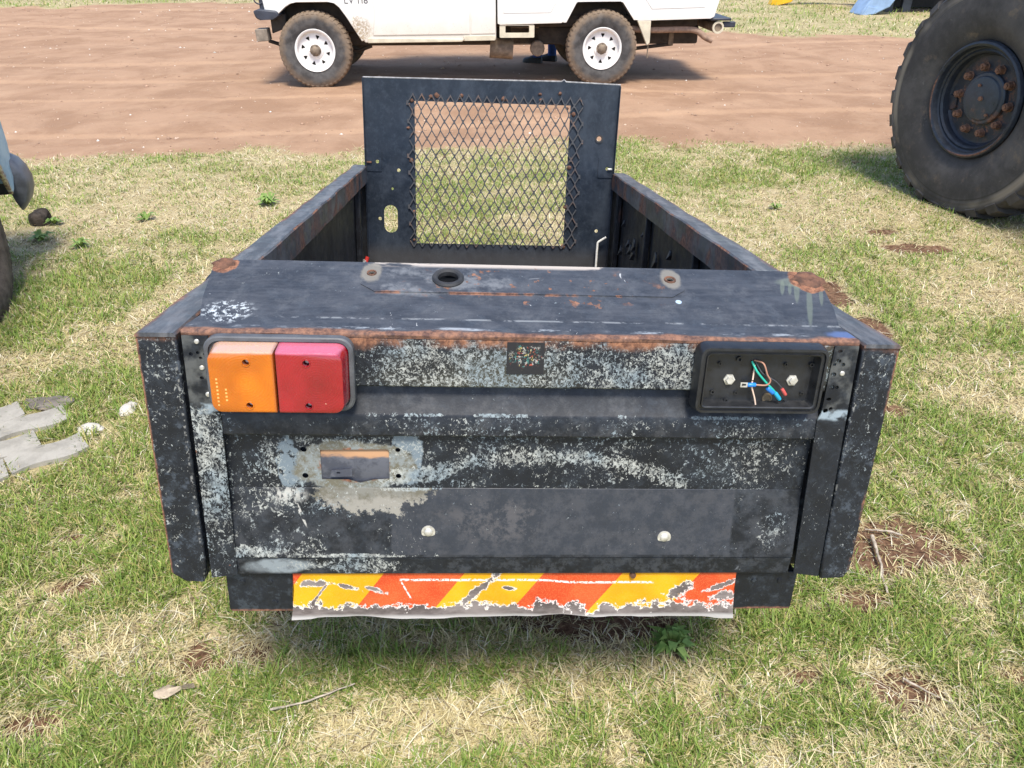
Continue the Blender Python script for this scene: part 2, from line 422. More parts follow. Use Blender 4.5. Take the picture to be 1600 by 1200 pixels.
def gr_low(m, x, y, z, big, mid):
    w = m.mul(m.sub(m.noise(14, 5, .65), .5), 1.6)
    # rectangle where a number plate once sat
    inr = m.mul(m.mul(m.ramp(x, -.235, -.229), m.ramp(x, .392, .386)), m.mul(m.ramp(z, -.417, -.413), 1.))
    pc = m.mix(m.ramp(m.noise(30, 10, .8), .42, .60), (.030, .035, .045), (.055, .058, .067))
    cres = m.mul(m.blob(x, z, -.04, -.35, .11, .055, .6, w), m.ramp(m.noise(30, 10, .8), .45, .56))
    put = m.blob(x, z, -.268, -.283, .105, .052, .08, m.mul(m.sub(m.noise(26, 8, .75), .5), 2.2))
    scar = m.mx(m.mul(m.blob(x, z, -.415, -.298, .045, .024, .9, m.mul(w, 1.4)), m.ramp(m.noise(85, 5, .7, vec=m.scl(1, 1, .5)), .45, .52)), m.mul(m.blob(m.add(x, m.mul(m.add(z, .335), .35)), z, -.39, -.335, .0035, .036, .4, m.mul(w, .8)), m.ramp(m.noise(60, 4), .42, .5)))
    hz = m.mul(m.ramp(m.noise(20, 9, .75), .42, .62), .45)
    return [(hz, (.075, .08, .09)), (m.mul(inr, .9), pc), (m.mul(cres, .35), (.13, .12, .118)), (put, m.mix(m.ramp(m.add(z, m.mul(m.sub(m.noise(44, 9, .78), .5), .09)), -.295, -.315), m.mix(m.ramp(m.noise(50, 6, .7), .4, .6), (.13, .12, .09), (.19, .185, .16)), (.27, .255, .22))), (scar, (.45, .44, .40))]
P_LOW = paint('tailgate_lower_paint', fl_low, grey=gr_low, fscale=200, rough=.36)
def fl_base(m, x, y, z, big, mid):
    w = m.mul(m.sub(m.noise(9, 4, .65), .5), 2.0)
    return m.mx(m.mul(m.blob(x, z, -.32, -.44, .2, .03, .7, w), .85), m.mul(m.ramp(m.noise(5, 3), .46, .64), .35))
P_BASE = paint('tailgate_bottom_paint', fl_base, grey=lambda m, x, y, z, b, d: [(m.mul(m.blob(x, z, -.43, -.44, .07, .02, .4, m.mul(m.sub(m.noise(14, 5), .5), 1.5)), .8), (.30, .34, .36)), (m.mul(m.ramp(m.noise(26, 10, .8), .48, .58), .5), (.06, .066, .076))])
def fl_strip(m, x, y, z, big, mid):
    side = m.ramp(x, .1, -.1, .48, .90)
    return m.mul(m.mul(side, m.ramp(m.noise(5, 3, .6), .34, .56, .5, 1.)), m.ramp(z, -.115, -.135, .18, 1.))
P_STRIP = paint('upright_paint', fl_strip, fscale=210, grey=lambda m, x, y, z, b, d: [(m.mul(m.mul(m.ramp(z, -.135, -.11), m.ramp(m.noise(24, 5), .42, .6)), .7), (.12, .125, .12)), (m.mul(m.blob(z, x, -.129, 0, .012, 3, .5, m.mul(m.sub(m.noise(30, 4), .5), 1.2)), m.ramp(m.noise(40, 3), .4, .55)), (.27, .33, .37))],
    rust=lambda m, x, y, z, b, d: m.ramp(m.noise(45, 3, .6), .70, .75))
def fl_post(m, x, y, z, big, mid):
    return m.mx(m.mul(m.ramp(m.noise(8, 5, .7), .36, .62, .5, 1.), .60), m.mul(m.blob(m.op('ABSOLUTE', x), z, .600, -.1, .012, .12, .6, m.mul(m.sub(m.noise(12, 5, .7), .5), 2.5)), .5))
P_POST = paint('corner_post_paint', fl_post, grey=lambda m, x, y, z, b, d: [(m.mul(m.ramp(m.noise(24, 10, .80), .525, .60), .5), (.085, .105, .13)), (m.mul(m.ramp(m.op('ABSOLUTE', m.sub(m.op('ABSOLUTE', x), .568)), .003, .0008), m.ramp(m.noise(90, 4, .7), .52, .6)), (.20, .20, .19))],
    rust=lambda m, x, y, z, b, d: m.mx(m.mul(m.ramp(m.add(m.op('ABSOLUTE', x), m.mul(m.sub(m.noise(40, 6, .7), .5), .008)), .6215, .6250), m.ramp(m.add(m.noise(9, 6, .7), m.mul(x, -.12)), .38, .56)), m.mul(m.ramp(m.add(z, m.mul(m.sub(m.noise(16, 4), .5), .03)), -.016, -.002), .8), m.ramp(m.noise(30, 4, .6), .71, .76)))
SLATE = (.030, .034, .042)
def ru_lid(m, x, y, z, big, mid):
    w = m.mul(m.sub(m.noise(22, 5, .7), .5), .8)
    c = m.mx(m.blob(x, y, -.535, .190, .026, .026, .15, w), m.blob(x, y, .530, .180, .036, .040, .12, w))
    n = m.noise(7, 5, .65, vec=m.scl(1, 3, 1))
    fr = m.mul(m.ramp(m.add(y, m.mul(m.sub(n, .5), -.045)), .013, .004), m.ramp(n, .33, .46))
    ln = m.mul(m.mul(m.ramp(m.op('ABSOLUTE', m.sub(y, .116)), .005, .001), m.blob(x, y, -.09, .116, .19, .2, .2, w)), m.ramp(m.noise(24, 4), .43, .54))
    sp = m.mul(m.ramp(m.noise(40, 4, .6), .615, .64), m.blob(x, y, .03, .14, .28, .07, .4, w))
    return m.mx(c, m.mul(fr, .75), m.mul(ln, .8), m.mul(sp, .8))
def gr_lid(m, x, y, z, big, mid):
    st = m.noise(5, 6, .7, vec=m.scl(1, 7, 1))
    w = m.mul(m.sub(m.noise(20, 5, .7), .5), .9)
    cl = (.075, .080, .092)
    out = [(m.mul(m.ramp(m.noise(9, 9, .75, vec=m.scl(1, 5, 1)), .42, .62), .6), cl), (m.mul(m.ramp(m.noise(26, 9, .78), .48, .66), .40), (.115, .12, .128))]
    # scraped bare strip along the back edge, pale crease line, faded splash round the left corner
    edge = m.mul(m.mul(m.ramp(y, .188, .198), m.blob(x, y, -.06, .2, .23, .3, .1, w)), m.ramp(m.noise(30, 4, .6, vec=m.scl(.25, 1, 1)), .42, .5))
    out.append((m.mul(edge, .85), (.50, .44, .38)))
    cre = m.mul(m.ramp(m.op('ABSOLUTE', m.sub(y, m.add(.044, m.mul(m.sub(big, .5), .006)))), .0035, .0008), m.ramp(m.noise(22, 6, .7), .46, .56))
    out.append((m.mul(cre, .45), (.36, .38, .39)))
    out.append((m.mul(m.blob(x, y, -.50, .055, .05, .035, .5, w), m.ramp(m.noise(120, 5, .72), .52, .56)), (.46, .50, .52)))
    plateb = m.mul(m.blob(x, y, -.155, .15, .15, .05, .2, m.mul(w, .4)), m.ramp(m.noise(18, 5, .7), .44, .62))
    out.append((m.mul(plateb, .5), (.24, .25, .26)))
    pale = m.mul(m.ramp(m.op('ABSOLUTE', m.sub(y, .0165)), .006, .001), m.ramp(m.noise(13, 7, .75, vec=m.scl(.6, 2, 1)), .50, .6))
    out.append((m.mul(pale, .65), (.44, .48, .52)))
    for cx in (.267, -.272): out.append((m.mul(m.blob(x, y, cx, .172, .022, .034, .3, w), .7), (.24, .22, .18)))
    # greenish drips below the right rust plate
    for cx, cy, rx, ry in ((.505,.145,.006,.042),(.528,.105,.0065,.070),(.550,.135,.0045,.040),(.478,.155,.005,.026),(.492,.150,.004,.02),(.50,.172,.04,.016),(.525,.165,.04,.02)):
        out.append((m.mul(m.blob(m.sub(x, m.mul(m.sub(y, .17), .33)), y, cx, cy, rx, ry, .35, m.mul(w, .35)), .42), (.17, .20, .15)))
    out.append((m.blob(x, y, .535, .02, .035, .014, .6, w), (.08, .12, .24)))
    out.append((m.blob(x, y, .27, .105, .006, .006, .3, w), (.40, .52, .65)))
    sc = m.ramp(m.noise(34, 3, .6, vec=m.scl(1, .35, 1), dist=1.5), .725, .74)
    out.append((m.mul(sc, .85), (.45, .46, .46)))
    return out
P_LID = paint('lid_paint', lambda m, x, y, z, b, d: m.mul(m.ramp(m.noise(10, 5, .7), .45, .68), .42), ru_lid, gr_lid, base=SLATE, rough=.40, dust=.2)
P_RAIL = paint('rail_paint', lambda m, x, y, z, b, d: m.mul(m.ramp(m.noise(6, 4), .5, .7), .3),
    rust=lambda m, x, y, z, b, d: m.mx(m.mul(m.ramp(m.add(m.op('ABSOLUTE', x), m.mul(m.sub(m.noise(9, 5), .5), .03)), .612, .625), m.mul(m.ramp(x, .1, -.1, .45, .9), m.ramp(m.noise(3, 4), .38, .55))), m.mul(m.ramp(m.op('ABSOLUTE', m.sub(m.op('ABSOLUTE', x), .563)), .003, .0005), m.ramp(m.noise(7, 4), .45, .6)), m.ramp(m.noise(24, 4, .6), .72, .77)),
    grey=lambda m, x, y, z, b, d: [(m.mul(m.ramp(m.noise(10, 5, .7, vec=m.scl(3, .5, 1)), .42, .64), .75), (.145, .145, .152)), (m.mul(m.ramp(m.noise(5, 4), .55, .7), .4), (.11, .12, .09))], base=(.04, .042, .048), dust=.22)
P_WALL = paint('inner_wall_paint', lambda m, x, y, z, b, d: m.mul(m.ramp(m.noise(5, 4), .55, .7), .2),
    rust=lambda m, x, y, z, b, d: m.mul(m.ramp(m.noise(8, 5, .7, vec=m.scl(1, 1.2, .35)), .6, .72), .5), base=(.012, .012, .013), rough=.5,
    grey=lambda m, x, y, z, b, d: [(m.mul(m.ramp(m.noise(10, 4, .6, vec=m.scl(1, 1.5, .25)), .45, .7), .6), (.05, .045, .042))])
P_HEAD = paint('headboard_paint', lambda m, x, y, z, b, d: m.mul(m.ramp(m.noise(7, 4), .56, .72), .3),
    rust=lambda m, x, y, z, b, d: m.ramp(m.noise(16, 5, .7), .70, .76), base=(.0105, .0155, .024), rough=.42,
    grey=lambda m, x, y, z, b, d: [(m.mul(m.ramp(m.noise(5, 5, .7, vec=m.scl(1, 1, .6)), .45, .68), .6), (.05, .062, .08)), (m.mul(m.ramp(z, -.33, -.42), .6), (.06, .055, .05))])
P_PLAIN = paint('plain_black_paint', lambda m, x, y, z, b, d: m.mul(m.ramp(m.noise(6, 4), .5, .68), .34), grey=lambda m, x, y, z, b, d: [(m.mul(m.ramp(m.noise(24, 10, .8), .52, .60), .5), (.06, .075, .09))],
    rust=lambda m, x, y, z, b, d: m.mul(m.ramp(m.add(z, m.mul(m.sub(d, .5), .01)), -.546, -.551), .8))
RUSTY = simple('rusty_steel', (.125, .060, .036), .85, 0, .5, 60, .5)
RUBBER = simple('black_rubber', (.028, .028, .029), .6, 0, .3, 40, .2)
PLASTIC = simple('black_plastic', (.016, .017, .019), .38, 0, .25, 60, .08)
ZINC = simple('zinc_bolt', (.62, .60, .54), .42, .55, .2, 90, .1)
DARK = simple('dark_void', (.008, .008, .008), .9, 0, .2, 20, 0)

# --- tailgate: pressed sheet seen from behind
gate = from_bm('tailgate', (lambda b: (box(b, (-.548, .024, -.455), (.548, .046, -.004)), b)[1])(bmesh.new()), P_PLAIN, T, bevel=.002)
b = bmesh.new()   # top band (lip)
prism(b, [(0,-.004),(0,-.086),(.004,-.0885),(.023,-.0885),(.023,-.004)], lambda u, v, w: (w, u, v), -GT, GT)
from_bm('top_band', b, P_LIP, gate, bevel=.0015)
b = bmesh.new()   # sloping ledge and the band under it
prism(b, [(.023,-.092),(.019,-.106),(.0005,-.137),(-.0015,-.141),(-.0015,-.176),(.002,-.179),(.023,-.180)], lambda u, v, w: (w, u, v), -.511, .511)
from_bm('ledge', b, P_LEDGE, gate, bevel=.0012)
b = bmesh.new()   # upper panel with the latch opening and its screw holes
lt = [(-.351,-.2115),(-.236,-.2095),(-.2335,-.213),(-.2335,-.268),(-.262,-.270),(-.285,-.2765),(-.305,-.270),(-.351,-.2695)]
hl = [lt, circle(-.379,-.211,.0055,12), circle(-.379,-.262,.0055,12), circle(-.218,-.262,.0050,12), circle(-.218,-.211,.0045,12)]
plate(b, [(-.511,-.182),(.511,-.182),(.511,-.285),(-.511,-.285)], hl, XZ(.0125), 0, .0022)
from_bm('upper_panel', b, P_PANEL, gate, smooth=0)
b = bmesh.new()
prism(b, [(.0125,-.285),(-.003,-.4205),(.0,-.4225),(.023,-.4225),(.023,-.285)], lambda u, v, w: (w, u, v), -.511, .511)
from_bm('lower_panel', b, P_LOW, gate, bevel=.0012)
b = bmesh.new()
prism(b, [(-.0005,-.4225),(.003,-.4595),(.023,-.4595),(.023,-.4225)], lambda u, v, w: (w, u, v), -.511, .511)
from_bm('bottom_flange', b, P_BASE, gate, bevel=.0012)
m = M('latch_cover_paint'); x, y, z = m.xyz(); n = m.noise(34, 5, .7)
c = m.mix(m.ramp(n, .4, .6), (.055, .060, .078), (.10, .105, .125))
c = m.mix(m.ramp(m.add(z, m.mul(m.sub(m.noise(40, 5, .7, vec=m.scl(.4, 1, 1)), .5), .03)), -.232, -.224), c, (.42, .235, .12))
m.set(color=c, rough=.6, normal=m.bump(n, .4, .002)); LATCH = m.m
b = bmesh.new()
prof = [(.0205,-.206),(.0150,-.222),(.0142,-.236),(.0158,-.262),(.0215,-.280)]
loft(b, [[(xx, u, v) for u, v in prof] for xx in (-.356,-.30,-.25,-.229)], False, False, closed=False)
from_bm('latch_cover', b, LATCH, gate)
b = bmesh.new()
plate(b, [(-.334,-.251),(-.297,-.2475),(-.298,-.262),(-.336,-.2635)], [circle(-.3215,-.2555,.0038,10,.0022)], XZ(.0108), 0, .003)
from_bm('latch_tab', b, LATCH, gate, smooth=0)
for sx in (-1, 1):   # uprights
    b = bmesh.new()
    o = [(-.555,-.462),(-.5085,-.4555),(-.506,-.140),(-.511,-.127),(-.512,-.003),(-.553,-.003)]
    hs = ([circle(-.5415,-.034,.0034,10), circle(-.5305,-.0315,.0030,10), circle(-.5195,-.034,.0032,10), circle(-.527,-.0405,.0028,10), circle(-.529,-.075,.0034,10)] if sx < 0 else
          [circle(.5225,-.012,.0040,10,.0028), circle(.5225,-.030,.0050,12,.0046), circle(.532,-.036,.0038,10), circle(.517,-.036,.0030,10), circle(.5185,-.054,.0052,12,.0044), circle(.5205,-.077,.0045,12), circle(.529,-.077,.0034,10), circle(.519,-.099,.0045,10,.0030), circle(.5175,-.121,.0045,12), circle(.526,-.117,.0034,10)])
    if sx > 0: o = [(-u, v) for u, v in reversed(o)]; o = [(.568 if v < -.4 and u > .54 else (.519 if v < -.4 else u), v) for u, v in o]
    plate(b, o, hs, XZ(-.0042), 0, .0030)
    from_bm('upright', b, P_STRIP, gate, smooth=0)
    for (cx, cz, r) in (((-.5265,-.057,.0042),(-.5215,-.1035,.0046),(-.530,-.0125,.0042)) if sx < 0 else ((.533,-.0515,.0044),)):
        b = bmesh.new(); lathe(b, [(0,-.0070),(r*.7,-.0066),(r,-.0052),(r,-.0040)], 12, 'y', (cx, 0, cz)); from_bm('rivet', b, ZINC, gate)
for cx, cz in ((-.166,-.370),(.265,-.380)):
    yy = -.003 + (.4205+cz)/.1355*.0155
    b = bmesh.new(); lathe(b, [(0,-.0050),(.0055,-.0046),(.0075,-.003),(.0078,-.001),(.0125,-.0007),(.0128,.002)], 18, 'y', (cx, yy, cz)); from_bm('bolt', b, ZINC, gate)
# worn sticker
m = M('worn_sticker'); x, y, z = m.xyz()
v = m.voro(190, out='Color'); vd = m.noise(210, 3, .7, dist=1.)
sx_, sy_, sz_ = m.xyz(v)
pc = m.mix(m.ramp(sx_, .66, .70), (.50, .49, .44), (.50, .09, .05)); pc = m.mix(m.ramp(sy_, .80, .84), pc, (.50, .42, .14)); pc = m.mix(m.ramp(sz_, .72, .76), pc, (.06, .22, .20))
ins = m.mul(m.mul(m.blob(x, z, -.004, -.030, .030, .023, .35, m.mul(m.sub(m.noise(80, 3), .5), 1.2)), m.ramp(vd, .52, .58)), .75)
m.set(color=m.mix(ins, (.014, .014, .017), pc), rough=.5)
b = bmesh.new(); plate(b, rrect(-.0355,.0262,-.0615,-.0065,.001,2), [], XZ(-.0018), 0, .0012); from_bm('sticker', b, m.m, gate, smooth=0)

# --- lid: sloping sheet over the tailgate
lid = empty('lid', parent=T)
s0, s1 = Vector((0, .045, .0165)), Vector((0, .206, .073)); sl = (s1 - s0); sn = Vector((0, -sl.z, sl.y)).normalized()
Ls = sl.length; su = sl.normalized()
def lidf(u, v, w): p = s0 + su*v + sn*w; return (u, p.y, p.z)
def lidv(y): return (y - .045)/su.y
b = bmesh.new()
o = [(-.537,0),(.537,0),(.546,.05),(.553,Ls-.02),(.548,Ls-.004),(.50,Ls),(-.50,Ls),(-.548,Ls-.006),(-.553,Ls-.02),(-.546,.05)]
plate(b, o, [circle(-.136, lidv(.158), .0185, 24, .021), circle(-.272, lidv(.170), .0052, 12), circle(.267, lidv(.168), .0062, 12)], lidf, -.002, 0)
from_bm('lid_slope', b, P_LID, lid, smooth=0)
b = bmesh.new(); vD = lidv(.117)
plate(b, [(-.262,vD),(.262,vD),(.288,vD+.022),(.288,Ls-.003),(-.288,Ls-.003),(-.288,vD+.022)], [circle(-.136, lidv(.158), .0185, 24, .021), circle(-.272, lidv(.170), .0052, 12), circle(.267, lidv(.168), .0062, 12)], lidf, .0002, .0016)
from_bm('lid_doubler', b, P_LID, lid, smooth=0)
b = bmesh.new()
prof = [(-.0005,-.0035),(-.0022,.002),(.001,.0052),(.018,.0085),(.045,.0165)]
A_ = []
for xx in np.linspace(-1, 1, 41):
    A_.append([(xx*(GT if k < 3 else (.551 if k == 3 else .537)), u + .0006*math.sin(xx*23+k), v + .0008*math.sin(xx*17+k*2)*(k not in (0, 4))) for k, (u, v) in enumerate(prof)])
loft(b, A_, False, False, closed=False)
from_bm('lid_nose', b, P_LID, lid, smooth=60)
b = bmesh.new(); box(b, (-.50, .2062, .012), (.50, .2082, .0722)); from_bm('lid_back_fold', b, P_LID, lid)
for sx in (-1, 1):
    b = bmesh.new(); prism(b, [(.048,.0035),(.198,.0035),(.198,.065),(.048,.0145)], lambda u, v, w: (w, u, v), sx*.531, sx*.534)
    from_bm('lid_gusset', b, P_PLAIN, lid)
b = bmesh.new()
for k in range(1): lathe(b, [(.0180,-.004),(.0180,.004),(.0205,.0072),(.026,.0072),(.0285,.004),(.0285,-.001)], 32, 'y')
g = from_bm('grommet', b, RUBBER, lid, loc=lidf(-.136, lidv(.158), .0)); g.rotation_euler = (math.atan2(sl.z, sl.y) - math.pi/2 + math.pi, 0, 0)
for cx, yy, r in ((-.272,.170,.0085),(.267,.168,.0105)):
    b = bmesh.new(); lathe(b, [(r*.62,-.003),(r*.62,.001),(r*.72,.0035),(r,.0035),(r*1.1,0)], 20, 'y')
    g = from_bm('eyelet', b, RUSTY, lid, loc=lidf(cx, lidv(yy), 0)); g.rotation_euler = (math.atan2(sl.z, sl.y) - math.pi/2 + math.pi, 0, 0)
for cx, cy, s in ((-.536,.192,.020),(.531,.181,.030)):      # crusted rust lumps in the back corners
    b = bmesh.new(); n = 18
    top = []
    ring = lambda r, hgt, ph: [lidf(cx + s*r*math.cos(2*math.pi*i/n)*(1+.18*math.sin(3*i+ph)), lidv(cy) + s*.9*r*math.sin(2*math.pi*i/n)*(1+.15*math.sin(2.3*i+ph)), hgt + .0012*math.sin(5*i+ph)) for i in range(n)]
    loft(b, [ring(1.0,-.001,0), ring(.85,.002,1), ring(.55,.0042,2), ring(.25,.003,4)]); from_bm('rust_crust', b, RUSTY, lid, smooth=60)

# --- corner posts, rails, side walls, floor
for sx in (-1, 1):
    b = bmesh.new()
    pts = [(sx*WI,-.002),(sx*W,-.002),(sx*W,-.455),(sx*(W-.022),-.472),(sx*(WI+.008),-.474),(sx*(WI+.002),-.44)] if sx < 0 else [(WI,-.002),(W,-.002),(W+.002,-.452),(W-.006,-.468),(WI+.012,-.470),(WI+.010,-.44)]
    prism(b, pts, lambda u, v, w: (u, w, v), -.001, .058)
    from_bm('corner_post', b, P_POST, T, bevel=.003)
    b = bmesh.new(); xx = sorted((sx*WI, sx*W))
    N_ = 24; loops = []
    for k in range(N_+1):
        yy = -.004 + (L + .02)*k/N_; dz = .0016*math.sin(k*1.7 + sx) + (.002 if k == 0 else 0); dx = .0014*math.sin(k*2.3)
        a, c_ = xx[0]+dx, xx[1]+dx
        loops.append([(a,yy,-.072),(a,yy,-.004+dz),(a+.004,yy,dz),(c_-.004,yy,dz),(c_,yy,-.004+dz),(c_,yy,-.072)] if k else [(a,yy,-.006),(a,yy,-.003),(a+.004,yy,.001),(c_-.004,yy,.001),(c_,yy,-.003),(c_,yy,-.006)])
    loops[1] = [(p[0], .060, p[2]) for p in loops[1]]; loops.insert(1, [(p[0], .0595, q[2]) for p, q in zip(loops[1], loops[0])])
    loft(b, loops); from_bm('side_rail', b, P_RAIL, T, smooth=30)
    b = bmesh.new(); loops = []
    for k in range(40):
        yy = .06 + (L-.08)*k/39; w_ = .0035*math.sin(k*.9+sx) + .002*math.sin(k*2.1)
        xi = sx*(.594 + w_); xo = sx*.606
        loops.append([(xi,yy,-.46),(xi+sx*.002,yy,-.25),(xi,yy,-.070),(xo,yy,-.070),(xo,yy,-.46)])
    loft(b, loops); from_bm('side_wall', b, P_WALL, T, smooth=30)
    for yy in ((2.22,) if sx < 0 else (1.05,1.7,2.3)):
        b = bmesh.new(); box(b, (min(sx*.570, sx*.592), yy, -.455), (max(sx*.570, sx*.592), yy+.035, -.074)); from_bm('wall_rib', b, P_WALL, T, bevel=.003)
# flaps of peeling paint on the inner right wall
PEEL = simple('peeling_paint', (.02, .021, .024), .45, 0, .5, 60, .3)
for i in range(16):
    yy = random.uniform(1.3, 2.38); zz = random.uniform(-.33, -.10); s = random.uniform(.012, .035)
    b = bmesh.new()
    q = [(0,0),(s*.5,s*.2),(s*.45,-s*.9),(.1*s,-s*1.3),(-s*.35,-s*.6)]
    loft(b, [[(.586, yy+u, zz+v*1.2) for u, v in q], [(.586-.012*abs(v)/s-.003, yy+u*1.1, zz+v*1.15) for u, v in q]]); from_bm('paint_flap', b, PEEL, T, smooth=0)
b = bmesh.new(); box(b, (-.593,.047,-.462), (.593,L-.02,-.450)); from_bm('floor', b, P_WALL, T)

# --- headboard with grille
hb_ = empty('headboard', parent=T)
b = bmesh.new()
op_ = [(-.341,-.346),(.353,-.343),(.350,.287),(-.343,.284)]
hs = [op_, rrect(-.489,-.427,-.299,-.172,.0305,8), circle(.489,.149,.011,14), circle(-.448,-.098,.006,10), circle(-.405,-.10,.004,10), circle(-.418,-.015,.008,10), circle(-.508,-.235,.008,10), circle(.507,-.268,.008,10), circle(-.513,.021,.008,10), circle(.537,.018,.008,10)]
hs = [h for i, h in enumerate(hs) if i != 4]
top = [(.568,.379),(.565,.382),(.42,.3815),(.325,.384),(.315,.3915),(.304,.3845),(.29,.3845),(-.562,.3765),(-.566,.373)]
plate(b, [(-.566,-.46),(.566,-.46)] + top, hs, XZ(L-.010), 0, .0025)
from_bm('panel', b, P_HEAD, hb_, smooth=0)
b = bmesh.new()
tube(b, [(-.566,L-.008,.3745),(-.2,L-.008,.3785),(.29,L-.008,.3850),(.304,L-.008,.3855),(.315,L-.007,.392),(.325,L-.008,.3845),(.568,L-.008,.380)], .0032, 6)
from_bm('top_hem', b, simple('bare_hem', (.36, .35, .34), .5, .2, .3, 60, .2), hb_)
for sx in (-1, 1):
    b = bmesh.new(); box(b, (sx*.5665-.0015, L-.028, -.44), (sx*.5665+.0015, L-.004, .374)); from_bm('side_hem', b, P_HEAD, hb_)
    b = bmesh.new(); plate(b, rrect(*sorted((sx*.494, sx*.560)), -.022, .068, .003, 2), [circle(sx*(.513 if sx < 0 else .537), .020, .009, 10)], XZ(L-.014), 0, .003); from_bm('bracket', b, P_HEAD, hb_, smooth=0)
    b = bmesh.new(); box(b, (sx*.548-.012, L-.024, .014), (sx*.548+.010, L-.0145, .022)); from_bm('bracket_pin', b, ZINC if sx > 0 else RUSTY, hb_, bevel=.002)
b = bmesh.new(); plate(b, circle(.489,.149,.0185,22), [circle(.489,.149,.0125,18)], XZ(L-.0145), 0, .004); from_bm('ring_washer', b, RUBBER, hb_, smooth=0)
m = M('grille_steel'); n = m.noise(22, 5, .7)
m.set(color=m.mix(m.ramp(n, .50, .72), (.070, .071, .075), (.20, .115, .075)), rough=.65, metal=.2); GRILLE = m.m
b = bmesh.new(); ncol, nrow = 19, 9
x0_, x1_, z0_, z1_ = -.372, .408, -.360, .318
pw, ph = (x1_-x0_)/ncol, (z1_-z0_)/nrow
def strand(bm, p, q, w=.0047):
    def wob(v): return Vector((v[0] + .0022*math.sin(v[2]*31+v[0]*9) + .0012*math.sin(v[0]*67), v[1] + .004*math.sin(v[0]*13+1)*math.sin(v[2]*11) , v[2] + .0026*math.sin(v[0]*27+v[2]*14)))
    p, q = wob(p), wob(q); d = (q-p).normalized(); nn = Vector((0,1,0)); s = d.cross(nn)
    h_ = w/2; t = .0022
    V = [bm.verts.new(p + s*a*h_ + nn*c_*t) for a in (-1,1) for c_ in (-1,1)] + [bm.verts.new(q + s*a*h_ + nn*c_*t) for a in (-1,1) for c_ in (-1,1)]
    for f in ((0,2,6,4),(1,5,7,3),(0,4,5,1),(2,3,7,6)): bm.faces.new([V[i] for i in f])
for r in range(nrow*2):
    zb, zt = z0_ + r*ph/2, z0_ + (r+1)*ph/2
    for c_ in range(ncol):
        xc = x0_ + (c_+.5)*pw; dz = .012*(xc/.37)*.3
        yg = L - .0165 + .003*math.sin(c_*.7)*math.sin(r*.45)
        e = pw/2 - .0035
        k1, k2 = ph*.06, ph*.06
        if r % 2 == 0: seg = [((xc, yg, zb+k1), (xc-e, yg, zt-k2)), ((xc, yg, zb+k1), (xc+e, yg, zt-k2)), ((xc,yg,zb),(xc,yg,zb+k1))]
        else: seg = [((xc-e, yg, zb+k1), (xc, yg, zt-k2)), ((xc+e, yg, zb+k1), (xc, yg, zt-k2)), ((xc,yg,zt-k2),(xc,yg,zt))]
        if r == 0: seg = seg[:2]
        for p, q in seg:
            p = (p[0], p[1], p[2]+dz); q = (q[0], q[1], q[2]+dz); strand(b, p, q)
for r in range(nrow):    # bonds at the diamond sides
    for c_ in range(ncol+1):
        xx = x0_ + c_*pw; zz = z0_ + (r+.5)*ph + .012*(xx/.37)*.3; yg = L-.0165+.003*math.sin(c_*.7)*math.sin(r*.9)
        if c_ in (0, ncol) and (r*7+c_) % 3 == 0: continue
        strand(b, (xx, yg, zz-.009), (xx, yg, zz+.009), .0085)
from_bm('mesh_grille', b, GRILLE, hb_, smooth=0)
for cx, cz in ((-.27,.305),(-.245,.31),(-.145,.30),(-.135,.312),(-.37,.27),(-.355,.285),(-.372,.17),(.05,.303),(.21,.33),(.30,.335),(.215,.305),(.352,-.345),(.335,.275),(.36,.02),(.355,-.16),(-.35,-.20),(-.352,-.33),(.366,.25),(-.36,.03)):
    b = bmesh.new(); n = 7; q = random.uniform(.006, .012)
    rg = lambda r, yy: [(cx + r*math.cos(2*math.pi*i/n)*random.uniform(.7,1.3), yy, cz + r*math.sin(2*math.pi*i/n)*random.uniform(.7,1.3)) for i in range(n)]
    loft(b, [rg(q, L-.0112), rg(q*.85, L-.014), rg(q*.3, L-.0175)]); from_bm('weld_spot', b, RUSTY, hb_, smooth=60)
b = bmesh.new(); tube(b, smooth_path([(.512,L-.045,-.455),(.512,L-.045,-.33),(.514,L-.045,-.316),(.522,L-.045,-.308),(.551,L-.043,-.290)], 5), .0052, 10)
from_bm('hook_rod', b, simple('cream_rod', (.85, .81, .72), .5, 0, .08, 30, .1), T)
b = bmesh.new(); tube(b, smooth_path([(-.573,L-.07,-.452),(-.572,L-.065,-.425),(-.565,L-.06,-.405)], 4), .009, 10); from_bm('red_hose_end', b, simple('red_plastic', (.55, .03, .02), .45), T)
b = bmesh.new(); box(b, (-.592,L-.11,-.449), (-.570,L-.05,-.418)); from_bm('bracket', b, ZINC, T, bevel=.003)

for sx in (-1, 1):
    b = bmesh.new(); box(b, (min(sx*.563, sx*.606), L+.004, -.462), (max(sx*.563, sx*.606), L+.022, -.03)); from_bm('front_post', b, P_WALL, T, bevel=.003)
